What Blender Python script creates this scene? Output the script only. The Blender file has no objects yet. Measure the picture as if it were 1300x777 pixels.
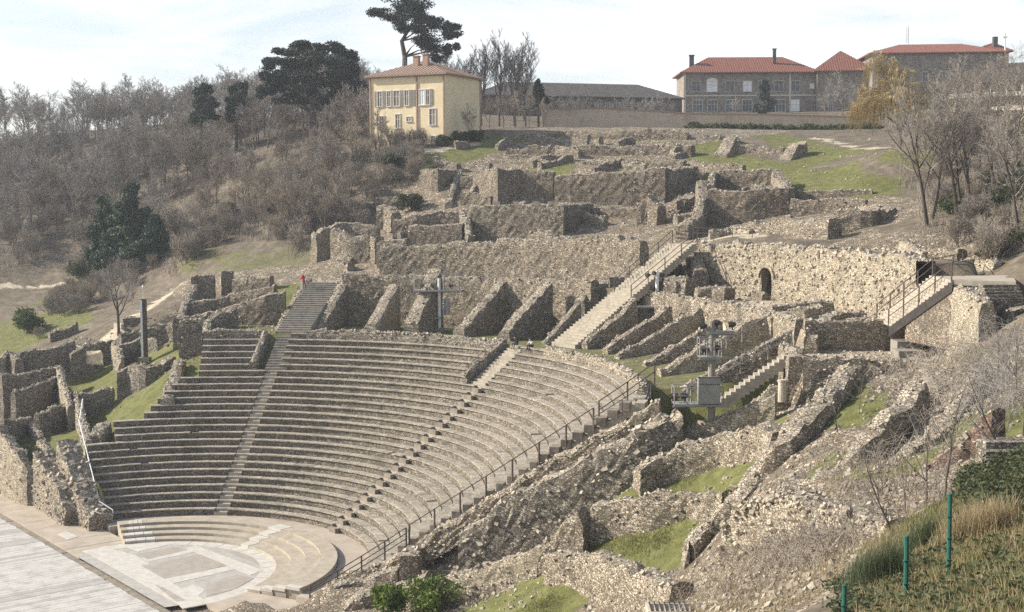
import bpy, bmesh, math, random
import numpy as np
from mathutils import Vector, Matrix
random.seed(7)
scn = bpy.context.scene
col = scn.collection
R = math.radians

# ------------------------------------------------------------------ camera
CW, CH = 1300.0, 777.0
CAM = np.array([88.348, -36.436, 26.511])
YAW, PIT, ROLL, FPX = -0.90554, -0.083283, -0.004855, 1694.4
_F = np.array([math.cos(PIT)*math.sin(YAW), math.cos(PIT)*math.cos(YAW), math.sin(PIT)])
_r = np.array([math.cos(YAW), -math.sin(YAW), 0.0]); _u = np.cross(_r, _F)
_R = _r*math.cos(ROLL)+_u*math.sin(ROLL); _U = -_r*math.sin(ROLL)+_u*math.cos(ROLL)
cd = bpy.data.cameras.new('camera'); cam = bpy.data.objects.new('camera', cd); col.objects.link(cam)
cd.sensor_fit = 'HORIZONTAL'; cd.sensor_width = 36; cd.lens = FPX/CW*36; cd.clip_start = .5; cd.clip_end = 5000
M3 = Matrix((( _R[0], _U[0], -_F[0]), (_R[1], _U[1], -_F[1]), (_R[2], _U[2], -_F[2])))
cam.matrix_world = Matrix.Translation(Vector(CAM)) @ M3.to_4x4()
scn.camera = cam
scn.render.resolution_x = 1024; scn.render.resolution_y = 612

# ------------------------------------------------------------------ world and sun
SUN_EL = R(31); SUN_H = Vector((-0.73, -0.68, 0)).normalized()
S = Vector((SUN_H.x*math.cos(SUN_EL), SUN_H.y*math.cos(SUN_EL), math.sin(SUN_EL)))
w = bpy.data.worlds.new('World'); scn.world = w; w.use_nodes = True
nt = w.node_tree; nt.nodes.clear()
def N(nt, t, **k):
    n = nt.nodes.new(t)
    for a, v in k.items(): setattr(n, a, v)
    return n
out = N(nt, 'ShaderNodeOutputWorld'); bg = N(nt, 'ShaderNodeBackground')
sky = N(nt, 'ShaderNodeTexSky', sky_type='NISHITA', sun_disc=False)
sky.sun_elevation = SUN_EL; sky.sun_rotation = math.atan2(SUN_H.x, SUN_H.y)
sky.dust_density = 1.6; sky.air_density = 1.0
bg.inputs[1].default_value = .072
tc = N(nt, 'ShaderNodeTexCoord'); sep = N(nt, 'ShaderNodeSeparateXYZ')
nt.links.new(tc.outputs['Generated'], sep.inputs[0])
mp = N(nt, 'ShaderNodeMapping'); mp.inputs['Scale'].default_value = (2.2, 2.2, 11.0)
nt.links.new(tc.outputs['Generated'], mp.inputs[0])
cn = N(nt, 'ShaderNodeTexNoise'); cn.inputs['Scale'].default_value = 2.1; cn.inputs['Detail'].default_value = 7; cn.inputs['Roughness'].default_value = .55
cn.inputs['Distortion'].default_value = .5
nt.links.new(mp.outputs[0], cn.inputs['Vector'])
cr = N(nt, 'ShaderNodeMapRange'); cr.inputs[1].default_value = .36; cr.inputs[2].default_value = .60; cr.inputs[3].default_value = .34; cr.inputs[4].default_value = .98
nt.links.new(cn.outputs[0], cr.inputs[0])
el = N(nt, 'ShaderNodeMapRange'); el.inputs[1].default_value = 0.0; el.inputs[2].default_value = .62; el.inputs[3].default_value = 1.0; el.inputs[4].default_value = .16
nt.links.new(sep.outputs['Z'], el.inputs[0])
mul = N(nt, 'ShaderNodeMath', operation='MULTIPLY'); nt.links.new(cr.outputs[0], mul.inputs[0]); nt.links.new(el.outputs[0], mul.inputs[1])
mx = N(nt, 'ShaderNodeMix', data_type='RGBA'); nt.links.new(mul.outputs[0], mx.inputs[0]); sb_ = N(nt, 'ShaderNodeVectorMath', operation='MULTIPLY'); nt.links.new(sky.outputs[0], sb_.inputs[0]); sb_.inputs[1].default_value = (1.2, 1.25, 1.3); nt.links.new(sb_.outputs[0], mx.inputs[6])
mx.inputs[7].default_value = (10.0, 10.1, 10.2, 1)
nt.links.new(mx.outputs[2], bg.inputs[0]); nt.links.new(bg.outputs[0], out.inputs[0])
sd = bpy.data.lights.new('sun', 'SUN'); sd.energy = 5.0; sd.angle = R(.6); sd.color = (1, .915, .79)
so = bpy.data.objects.new('sun', sd); col.objects.link(so); so.rotation_euler = S.to_track_quat('Z', 'Y').to_euler(); so.location = (0, 0, 90)
vs = scn.view_settings; vs.view_transform = 'Standard'; vs.look = 'None'; vs.exposure = 0.84; vs.gamma = 1; vs.use_curve_mapping = False

# ------------------------------------------------------------------ pixels of the photograph to places
def ray(x, y): return _F + _R*(x-CW/2)/FPX + _U*(CH/2-y)/FPX
def PD(x, y, d): return CAM + ray(x, y)*d
def PS(x, y, d):
    """as PD for the upper terraces, which run on the theatre's axis and not square to the view"""
    if (y > 215 and 390 <= x <= 1130 and d >= 128) or (x >= 640 and 160 < y <= 215 and d <= 192): d = d-.35*(x-720)/FPX*d
    return PD(x, y, d)
def PZ(x, y, z):
    v = ray(x, y); return CAM + v*((z-CAM[2])/v[2])
def PR(x, y, r):
    v = ray(x, y); a = v[0]**2+v[1]**2; b = 2*(CAM[0]*v[0]+CAM[1]*v[1]); c = CAM[0]**2+CAM[1]**2-r*r
    return CAM + v*((-b+math.sqrt(max(0, b*b-4*a*c)))/2/a)
def PA(x, y, adeg):
    v = ray(x, y); n = np.array([-math.sin(R(adeg)), math.cos(R(adeg)), 0]); return CAM + v*(-(CAM@n)/(v@n))
def pol(r, adeg, z=0): return np.array([r*math.cos(R(adeg)), r*math.sin(R(adeg)), z])
# picture-aligned ground axes for things set square to the view
FH = np.array([_F[0], _F[1], 0])/math.hypot(_F[0], _F[1]); RH = np.array([FH[1], -FH[0], 0])

# ------------------------------------------------------------------ noise
_rs = np.random.RandomState(3); _lat = _rs.rand(256, 256)
def vnoise(x, y):
    x = np.asarray(x, float); y = np.asarray(y, float)
    xi = np.floor(x).astype(int); yi = np.floor(y).astype(int); fx = x-xi; fy = y-yi
    fx = fx*fx*(3-2*fx); fy = fy*fy*(3-2*fy)
    g = lambda a, b: _lat[a % 256, b % 256]
    return (g(xi, yi)*(1-fx)+g(xi+1, yi)*fx)*(1-fy)+(g(xi, yi+1)*(1-fx)+g(xi+1, yi+1)*fx)*fy
def fbm(x, y, o=4):
    s = 0; a = .5
    for i in range(o): s = s+a*vnoise(x*2**i+17*i, y*2**i+31*i); a *= .5
    return s

# ------------------------------------------------------------------ object helpers
WL = {}
def empty(name, loc):
    o = bpy.data.objects.new(name, None); col.objects.link(o); o.location = Vector(loc); WL[o.name] = np.array(loc, float); o.empty_display_size = .3
    return o
def tag(o, label=None, cat=None, group=None, kind=None):
    if label: o['label'] = label
    if cat: o['category'] = cat
    if group: o['group'] = group
    if kind: o['kind'] = kind
    elif cat: o['kind'] = 'thing'
    return o
def mk(name, V, Fc, mats, parent=None, mi=None, smooth=False, origin=None):
    V = np.asarray(V, float).reshape(-1, 3)
    if parent is not None:
        pw = WL[parent.name]
        if origin is None: origin = pw
        o_loc = np.asarray(origin, float)-pw
    else:
        if origin is None: origin = np.array([(V[:, 0].min()+V[:, 0].max())/2, (V[:, 1].min()+V[:, 1].max())/2, V[:, 2].min()])
        o_loc = np.asarray(origin, float)
    me = bpy.data.meshes.new(name); me.from_pydata((V-np.asarray(origin)).tolist(), [], Fc)
    if not isinstance(mats, (list, tuple)): mats = [mats]
    for m in mats: me.materials.append(M[m] if isinstance(m, str) else m)
    if mi is not None: me.polygons.foreach_set('material_index', np.asarray(mi, dtype=np.int32))
    if smooth: me.polygons.foreach_set('use_smooth', [True]*len(me.polygons))
    me.update()
    o = bpy.data.objects.new(name, me); col.objects.link(o); o.location = Vector(o_loc)
    WL[o.name] = np.asarray(origin, float)
    if parent is not None: o.parent = parent
    return o
class MB:
    def __init__(s): s.V = []; s.F = []; s.I = []
    def add(s, V, Fc, m=0):
        n = len(s.V); s.V.extend([tuple(map(float, v)) for v in V]); s.F.extend([tuple(i+n for i in f) for f in Fc]); s.I.extend([m]*len(Fc)); return s
    BF = [(0, 3, 2, 1), (4, 5, 6, 7), (0, 1, 5, 4), (1, 2, 6, 5), (2, 3, 7, 6), (3, 0, 4, 7)]
    def hexa(s, b, t, m=0): return s.add(list(b)+list(t), s.BF, m)
    def box(s, c, ux, uy, hx, hy, z0, z1, m=0):
        c = np.asarray(c, float)[:2]; ux = np.asarray(ux)[:2]; uy = np.asarray(uy)[:2]
        q = [c-ux*hx-uy*hy, c+ux*hx-uy*hy, c+ux*hx+uy*hy, c-ux*hx+uy*hy]
        return s.hexa([(a[0], a[1], z0) for a in q], [(a[0], a[1], z1) for a in q], m)
    def bar(s, a, b, w, h=None, m=0, up=(0, 0, 1)):
        a = Vector(a); b = Vector(b); h = h or w; d = (b-a)
        if d.length < 1e-6: return s
        d.normalize(); up = Vector(up)
        if abs(d.dot(up)) > .98: up = Vector((1, 0, 0))
        sx = d.cross(up).normalized()*w/2; sy = sx.cross(d).normalized()*h/2
        return s.hexa([a-sx-sy, a+sx-sy, a+sx+sy, a-sx+sy], [b-sx-sy, b+sx-sy, b+sx+sy, b-sx+sy], m)
    def tube(s, pts, rad, n=6, m=0, cap=True):
        pts = [Vector(p) for p in pts]; rad = rad if isinstance(rad, (list, tuple)) else [rad]*len(pts)
        rings = []; up = Vector((0, 0, 1))
        for i, p in enumerate(pts):
            d = (pts[min(i+1, len(pts)-1)]-pts[max(i-1, 0)]).normalized()
            u = up if abs(d.dot(up)) < .95 else Vector((1, 0, 0))
            x = d.cross(u).normalized(); y = x.cross(d).normalized()
            rings.append([p+x*math.cos(2*math.pi*k/n)*rad[i]+y*math.sin(2*math.pi*k/n)*rad[i] for k in range(n)])
        V = [v for r in rings for v in r]; Fc = []
        for i in range(len(pts)-1):
            for k in range(n):
                a = i*n+k; b = i*n+(k+1) % n; Fc.append((a, b, b+n, a+n))
        if cap: Fc.append(tuple(range(n-1, -1, -1))); Fc.append(tuple(range((len(pts)-1)*n, len(pts)*n)))
        return s.add(V, Fc, m)
    def build(s, name, mats, parent=None, **k):
        return mk(name, s.V, s.F, mats, parent, s.I if isinstance(mats, (list, tuple)) and len(mats) > 1 else None, **k)
def copy_tree(o, loc, rz=0, sc=1, label=None, group=None):
    c = o.copy(); col.objects.link(c); c.location = Vector(loc); c.rotation_euler = (0, 0, rz); c.scale = (sc, sc, sc) if not isinstance(sc, tuple) else sc
    if label: c['label'] = label
    if group: c['group'] = group
    for ch in o.children:
        k = ch.copy(); col.objects.link(k); k.parent = c
        for g in ch.children:
            j = g.copy(); col.objects.link(j); j.parent = k
    return c

# ------------------------------------------------------------------ materials
M = {}
def mat(name, base=(.5, .5, .5), rough=.85, metal=0):
    m = bpy.data.materials.new(name); m.use_nodes = True; b = m.node_tree.nodes['Principled BSDF']
    b.inputs['Base Color'].default_value = (*base, 1); b.inputs['Roughness'].default_value = rough; b.inputs['Metallic'].default_value = metal
    b.inputs['Specular IOR Level'].default_value = .25
    M[name] = m; return m, m.node_tree, b
def ramp(nt, fac, stops):
    r = N(nt, 'ShaderNodeValToRGB'); e = r.color_ramp.elements
    while len(e) < len(stops): e.new(.5)
    for i, (p, c) in enumerate(stops): e[i].position = p; e[i].color = (*c, 1)
    nt.links.new(fac, r.inputs[0]); return r.outputs[0]
def noise(nt, vec, scale, detail=4, rough=.6, dist=0):
    n = N(nt, 'ShaderNodeTexNoise'); n.inputs['Scale'].default_value = scale; n.inputs['Detail'].default_value = detail; n.inputs['Roughness'].default_value = rough; n.inputs['Distortion'].default_value = dist
    if vec is not None: nt.links.new(vec, n.inputs['Vector'])
    return n.outputs[0]
def mixc(nt, fac, a, b, mode='MIX'):
    m = N(nt, 'ShaderNodeMix', data_type='RGBA', blend_type=mode)
    if hasattr(fac, 'links'): nt.links.new(fac, m.inputs[0])
    else: m.inputs[0].default_value = fac
    for i, v in ((6, a), (7, b)):
        if hasattr(v, 'links'): nt.links.new(v, m.inputs[i])
        else: m.inputs[i].default_value = (*v, 1)
    return m.outputs[2]
def rng(nt, v, a, b, c=0, d=1):
    m = N(nt, 'ShaderNodeMapRange'); nt.links.new(v, m.inputs[0])
    for i, q in enumerate((a, b, c, d)): m.inputs[i+1].default_value = q
    return m.outputs[0]
def bump(nt, b, h, strength=.6, dist=.1):
    n = N(nt, 'ShaderNodeBump'); n.inputs['Strength'].default_value = strength; n.inputs['Distance'].default_value = dist
    nt.links.new(h, n.inputs['Height']); nt.links.new(n.outputs[0], b.inputs['Normal'])
def wpos(nt):
    return N(nt, 'ShaderNodeNewGeometry').outputs['Position']
def rubble(name, lo, mid, hi, mortar, scale=4.2, tint=(.30, .27, .24), tintamt=.5, bs=.9):
    gr = lambda c, k=.16: tuple(.93*q*(1-k)+.93*k*(.3*c[0]+.59*c[1]+.11*c[2]) for q in c)
    lo, mid, hi, mortar, tint = [gr(c) for c in (lo, mid, hi, mortar, tint)]
    lo = tuple(a*.85+b_*.15 for a, b_ in zip(lo, mid)); hi = tuple(a*.92+b_*.08 for a, b_ in zip(hi, mid)); mortar = tuple(a*.85+b_*.15 for a, b_ in zip(mortar, mid))
    m, nt, b = mat(name, rough=.95); P = wpos(nt)
    wv = N(nt, 'ShaderNodeTexNoise'); wv.inputs['Scale'].default_value = 2.2; nt.links.new(P, wv.inputs['Vector'])
    ad = N(nt, 'ShaderNodeVectorMath', operation='MULTIPLY_ADD'); nt.links.new(wv.outputs['Color'], ad.inputs[0]); ad.inputs[1].default_value = (.22,)*3; nt.links.new(P, ad.inputs[2])
    sc = N(nt, 'ShaderNodeVectorMath', operation='MULTIPLY'); nt.links.new(ad.outputs[0], sc.inputs[0]); sc.inputs[1].default_value = (1, 1, 1.5)
    v = N(nt, 'ShaderNodeTexVoronoi'); v.inputs['Scale'].default_value = scale; nt.links.new(sc.outputs[0], v.inputs['Vector'])
    e = N(nt, 'ShaderNodeTexVoronoi', feature='DISTANCE_TO_EDGE'); e.inputs['Scale'].default_value = scale; nt.links.new(sc.outputs[0], e.inputs['Vector'])
    s = N(nt, 'ShaderNodeSeparateColor'); nt.links.new(v.outputs['Color'], s.inputs[0])
    stone = ramp(nt, s.outputs[0], [(0, lo), (.5, mid), (.92, hi)])
    fine = noise(nt, P, 26, 3); stone = mixc(nt, .35, stone, ramp(nt, fine, [(.3, (.25,)*3), (.7, (1.0,)*3)]), 'MULTIPLY')
    ed = rng(nt, e.outputs['Distance'], .015, .085)
    c = mixc(nt, ed, mortar, stone)
    big = noise(nt, P, .32, 5, .62, .3)
    c = mixc(nt, rng(nt, big, .42, .72, 0, tintamt), c, mixc(nt, .75, c, tint))
    big2 = noise(nt, P, 1.3, 4, .6); c = mixc(nt, .55, c, ramp(nt, big2, [(.3, (.55, .52, .5)), (.65, (1.12, 1.1, 1.05))]), 'MULTIPLY')
    stn = noise(nt, P, .55, 6, .68, .6); c = mixc(nt, rng(nt, stn, .50, .66, 0, .62), c, mixc(nt, .8, c, (.085, .082, .062)))
    nt.links.new(c, b.inputs['Base Color'])
    hsum = N(nt, 'ShaderNodeMath', operation='MULTIPLY_ADD'); nt.links.new(s.outputs[1], hsum.inputs[0]); hsum.inputs[1].default_value = .5; nt.links.new(ed, hsum.inputs[2])
    bump(nt, b, hsum.outputs[0], bs, .12)
    return m
rubble('rubble_warm', (.17, .13, .09), (.43, .36, .26), (.74, .655, .51), (.16, .125, .09), 6.4, (.38, .31, .21), .5)
rubble('rubble_pale', (.30, .24, .165), (.53, .455, .33), (.72, .65, .51), (.34, .28, .20), 5.4, (.50, .41, .27), .55)  # paler copy for sunlit walls, some of the sun put in its colour
rubble('rubble_grey', (.13, .11, .09), (.34, .295, .23), (.64, .57, .46), (.12, .10, .08), 6.2, (.25, .215, .17), .6)  # greyer copy, also used to paint shade on wall returns and piers
rubble('rubble_brown', (.14, .105, .078), (.36, .295, .215), (.62, .53, .41), (.145, .115, .085), 6.6, (.28, .215, .155), .6)
def plain(name, c0, c1, scale=3, rough=.85, detail=5, bs=0, metal=0, c2=None):
    m, nt, b = mat(name, rough=rough, metal=metal); P = wpos(nt); n = noise(nt, P, scale, detail, .62)
    st = [(.3, c0), (.7, c1)] if c2 is None else [(.3, c0), (.5, c1), (.72, c2)]
    nt.links.new(ramp(nt, n, st), b.inputs['Base Color'])
    if bs: bump(nt, b, noise(nt, P, scale*4, 4), bs, .05)
    return m
# worn limestone of seats: rubble risers with row shade in their tone, pale nosings
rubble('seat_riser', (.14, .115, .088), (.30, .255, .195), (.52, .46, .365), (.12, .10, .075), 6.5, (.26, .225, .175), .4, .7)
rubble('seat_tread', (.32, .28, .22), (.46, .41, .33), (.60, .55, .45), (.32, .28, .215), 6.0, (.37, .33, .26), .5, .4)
plain('step_stone', (.25, .22, .175), (.41, .37, .30), 2.2, bs=.3)
plain('step_grey', (.17, .155, .13), (.30, .275, .235), 1.8, bs=.3)
plain('coping', (.30, .26, .20), (.48, .42, .33), 2.5, bs=.4, c2=(.58, .52, .42))
rubble('rubble_top', (.26, .215, .16), (.46, .395, .30), (.64, .57, .45), (.24, .195, .145), 5.2, (.36, .30, .215), .5, 1.0)  # paler than the faces: sunlight on wall tops put into the colour
plain('loose_stone', (.20, .175, .14), (.34, .30, .24), 1.1, bs=.3, c2=(.48, .43, .35))
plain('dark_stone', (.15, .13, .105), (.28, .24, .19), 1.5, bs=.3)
plain('marble_white', (.40, .375, .33), (.54, .515, .465), 1.6, .6, 8, .2)
plain('marble_grey', (.30, .285, .255), (.42, .40, .365), 1.4, .6, 8)
plain('marble_pink', (.27, .24, .205), (.37, .335, .29), 1.2, .65, 8)
plain('low_step', (.28, .245, .19), (.40, .355, .285), 1.4, bs=.2)
plain('pave_tan', (.30, .255, .205), (.42, .365, .295), .7, bs=.15)
plain('plank', (.31, .30, .275), (.43, .415, .385), .9, .8, c2=(.48, .465, .435), bs=.3)
plain('plank_dark', (.285, .275, .25), (.39, .375, .345), .9, .8, bs=.3)
plain('trench', (.07, .06, .05), (.13, .11, .09), 1)
plain('path_sand', (.42, .36, .27), (.58, .51, .40), .8, .95)
plain('metal_dark', (.035, .033, .03), (.07, .06, .055), 3, .55, metal=.3)
plain('metal_grey', (.21, .21, .205), (.31, .31, .30), 2, .5, metal=.2)
plain('metal_white', (.62, .62, .60), (.76, .76, .74), 2, .5)
plain('rail_brown', (.05, .04, .032), (.095, .075, .06), 3, .6)
plain('post_green', (.012, .075, .058), (.028, .12, .092), 6, .5)
plain('wood_step', (.28, .25, .20), (.42, .375, .305), 2)
rubble('brick', (.12, .08, .06), (.22, .14, .105), (.36, .25, .19), (.19, .15, .115), 6.5, (.20, .15, .11), .5)
plain('plaster_yellow', (.64, .53, .34), (.75, .64, .43), .5, .9)
plain('plaster_tan', (.40, .32, .235), (.52, .43, .32), .35, .95, c2=(.36, .27, .19))
plain('house_trim', (.30, .20, .15), (.40, .28, .21), 2)
plain('shutter_grey', (.19, .17, .145), (.27, .25, .215), 3)
plain('glass', (.06, .065, .07), (.13, .14, .15), .6, .15)
plain('glass_white', (.66, .67, .68), (.80, .80, .80), .6, .4)
plain('window_white', (.62, .58, .52), (.74, .70, .64), 2)
plain('chimney', (.28, .18, .135), (.38, .26, .20), 3)
rubble('convent_stone', (.19, .16, .13), (.31, .265, .22), (.44, .385, .32), (.33, .285, .24), 2.2, (.20, .17, .14), .5, .3)
plain('convent_trim', (.45, .40, .33), (.60, .54, .46), 1.5)
plain('shed_wall', (.10, .085, .07), (.15, .13, .11), 1)
plain('slate', (.06, .055, .052), (.11, .10, .095), .8)
plain('concrete', (.52, .48, .42), (.68, .64, .57), 1)
def tiles(name, a, b2, c2):
    m, nt, b = mat(name, rough=.9); P = wpos(nt)
    n = noise(nt, P, 5, 3); big = noise(nt, P, .4, 4)
    c = mixc(nt, rng(nt, big, .35, .7), ramp(nt, n, [(.3, a), (.7, b2)]), c2)
    nt.links.new(c, b.inputs['Base Color'])
tiles('roof_red', (.17, .07, .052), (.27, .115, .082), (.20, .085, .062))
tiles('roof_tan', (.22, .145, .11), (.33, .23, .175), (.27, .20, .16))
def leafm(name, a, b2, tr=.25):
    m, nt, b = mat(name, rough=.7); P = wpos(nt)
    c = ramp(nt, noise(nt, P, 1.7, 4, .65), [(.32, a), (.68, b2)]); nt.links.new(c, b.inputs['Base Color'])
    t = N(nt, 'ShaderNodeBsdfTranslucent'); nt.links.new(c, t.inputs[0]); mxs = N(nt, 'ShaderNodeMixShader'); mxs.inputs[0].default_value = tr
    nt.links.new(b.outputs[0], mxs.inputs[1]); nt.links.new(t.outputs[0], mxs.inputs[2])
    nt.links.new(mxs.outputs[0], nt.nodes['Material Output'].inputs[0])
leafm('needle_dark', (.022, .038, .028), (.055, .078, .052), .12)
leafm('needle_blue', (.026, .05, .032), (.065, .105, .062), .12)
leafm('needle_cedar', (.018, .026, .022), (.045, .058, .045), .1)
leafm('leaf_bright', (.055, .095, .018), (.16, .21, .045))
leafm('leaf_green', (.035, .065, .022), (.10, .13, .045))
leafm('leaf_ivy', (.03, .05, .024), (.12, .125, .06))
leafm('leaf_reed', (.05, .07, .035), (.11, .135, .07))
leafm('grass_blade', (.105, .115, .04), (.21, .205, .08))
leafm('grass_dry', (.25, .20, .11), (.38, .31, .19))
leafm('willow_twig', (.44, .345, .18), (.60, .49, .28), .2)
plain('bark', (.09, .075, .06), (.17, .145, .12), 2.5)
plain('bark_dark', (.045, .038, .032), (.09, .075, .062), 2.5)
plain('twig_brown', (.20, .172, .148), (.32, .285, .245), .12)
plain('twig_grey', (.205, .188, .172), (.325, .30, .275), .12)
plain('twig_tan', (.23, .195, .155), (.35, .305, .245), .12)
plain('twig_pale', (.30, .25, .20), (.44, .39, .33), .8)
plain('skin', (.40, .24, .17), (.46, .28, .20), 5, .6)
plain('cloth_red', (.36, .03, .035), (.46, .06, .06), 4)
plain('cloth_dark', (.02, .02, .024), (.045, .045, .05), 4)
plain('cloth_jeans', (.07, .08, .11), (.11, .125, .16), 4)
plain('cloth_pale', (.50, .47, .43), (.62, .60, .56), 4)
plain('hair', (.02, .014, .01), (.05, .035, .025), 8)
# ground: grass / earth / rubble earth / path by a colour attribute that follows the real patches
m, nt, b = mat('ground', rough=.97); P = wpos(nt)
at = N(nt, 'ShaderNodeAttribute', attribute_name='cover'); sp = N(nt, 'ShaderNodeSeparateColor'); nt.links.new(at.outputs['Color'], sp.inputs[0])
jn = noise(nt, P, .9, 5, .7)
grass = ramp(nt, noise(nt, P, 1.2, 6, .7), [(.28, (.078, .080, .028)), (.5, (.128, .134, .045)), (.72, (.205, .195, .078))])
earth = ramp(nt, noise(nt, P, .7, 6, .7), [(.28, (.075, .062, .044)), (.5, (.14, .116, .085)), (.74, (.24, .20, .15))])
sand = ramp(nt, noise(nt, P, .9, 5, .7), [(.3, (.36, .30, .22)), (.7, (.52, .46, .35))])
def thr(o):
    a = N(nt, 'ShaderNodeMath', operation='ADD'); nt.links.new(o, a.inputs[0]); nt.links.new(jn, a.inputs[1]); return rng(nt, a.outputs[0], .84, 1.14)
vr = N(nt, 'ShaderNodeTexVoronoi'); vr.inputs['Scale'].default_value = 3.8; nt.links.new(P, vr.inputs['Vector'])
ve = N(nt, 'ShaderNodeTexVoronoi', feature='DISTANCE_TO_EDGE'); ve.inputs['Scale'].default_value = 3.8; nt.links.new(P, ve.inputs['Vector'])
vc = N(nt, 'ShaderNodeSeparateColor'); nt.links.new(vr.outputs['Color'], vc.inputs[0])
rub = mixc(nt, rng(nt, ve.outputs['Distance'], .02, .12), (.15, .12, .085), ramp(nt, vc.outputs[0], [(.0, (.17, .135, .095)), (.55, (.33, .275, .20)), (.95, (.58, .51, .40))]))
rub = mixc(nt, rng(nt, noise(nt, P, .8, 5, .7), .42, .62, 0, .85), rub, earth)
c = mixc(nt, thr(sp.outputs[2]), earth, rub); c = mixc(nt, thr(sp.outputs[0]), c, grass); c = mixc(nt, thr(sp.outputs[1]), c, sand)
nt.links.new(c, b.inputs['Base Color'])
hb = N(nt, 'ShaderNodeMath', operation='MULTIPLY'); nt.links.new(rng(nt, ve.outputs['Distance'], .02, .16), hb.inputs[0]); nt.links.new(sp.outputs[2], hb.inputs[1])
hb2 = N(nt, 'ShaderNodeMath', operation='MULTIPLY_ADD'); nt.links.new(noise(nt, P, 7, 5, .7), hb2.inputs[0]); hb2.inputs[1].default_value = 1.2; nt.links.new(hb.outputs[0], hb2.inputs[2])
bump(nt, b, hb2.outputs[0], .8, .14)
# ------------------------------------------------------------------ ground
D1, H1, RR1, Z1 = .75, .5006, 15.655, .964      # seat depth, seat rise, first row radius, first row top
def row_r(k): return RR1+(k-1)*D1
def row_z(k): return Z1+(k-1)*H1
NROW = 26
def left_end(k):
    if k <= 10: return 169.0
    if k <= 13: return 163.0
    if k <= 19: return 157.0-(k-14)*1.25
    return 147.6
CP = []
def cp(p, t='e'): CP.append((p[0], p[1], p[2], t))
for x, y, z, t in [(85,545,4,'g'),(65,510,5.5,'g'),(125,480,6.6,'g'),(128,540,4.5,'g'),(170,505,7,'g'),(20,545,4.5,'g'),(60,470,7.4,'s'),(20,430,9,'g'),(10,410,10,'g'),(60,395,11,'e'),
        (190,452,9.5,'g'),(225,468,9.9,'g'),(250,405,12.6,'e'),(120,450,8.6,'e'),(700,690,4.2,'g'),(760,690,7.0,'g'),(800,698,7.4,'g'),(830,700,7.8,'g'),(830,678,8.1,'g'),(800,675,7.8,'g'),(800,620,9.5,'g'),(830,610,9.9,'g'),(840,599,10.4,'g'),(860,608,10.2,'g'),(900,602,10.7,'g'),(905,588,11.2,'g'),(760,752,5.5,'r'),(800,768,6.0,'r'),(830,777,6.2,'r'),(870,777,7.6,'r'),(690,770,4.6,'g'),(640,770,3.6,'g'),(890,690,8.4,'g'),
        (1062,525,15.2,'g'),(1010,572,13.8,'r'),(965,622,12.3,'r'),(1088,482,16.3,'r'),(1105,585,14.9,'g'),(1150,525,16.2,'r'),(1120,600,14.3,'g'),(1060,610,13.6,'g'),(1210,460,16.8,'g'),(1160,540,15.0,'r'),(1000,440,14.4,'e'),(1045,462,12.9,'e'),(1060,440,13.8,'e'),(1110,475,13.4,'r'),(1125,495,13.6,'r'),(1080,505,13.6,'r'),(1150,447,16.0,'s'),(1190,440,16.5,'e'),(1230,432,17.1,'e'),(1180,415,17.1,'s'),(1245,436,17.0,'e'),(1275,372,20.2,'s'),(1100,425,15.6,'r'),(1140,420,16.6,'r'),(450,775,1,'r'),(560,765,1.8,'r'),(620,735,3,'r'),(530,725,2.2,'r'),
        (960,500,11.5,'r'),(900,520,11,'g'),(880,550,11.6,'r'),(1020,475,13.2,'e')]: cp(PZ(x, y, z), t)
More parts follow.
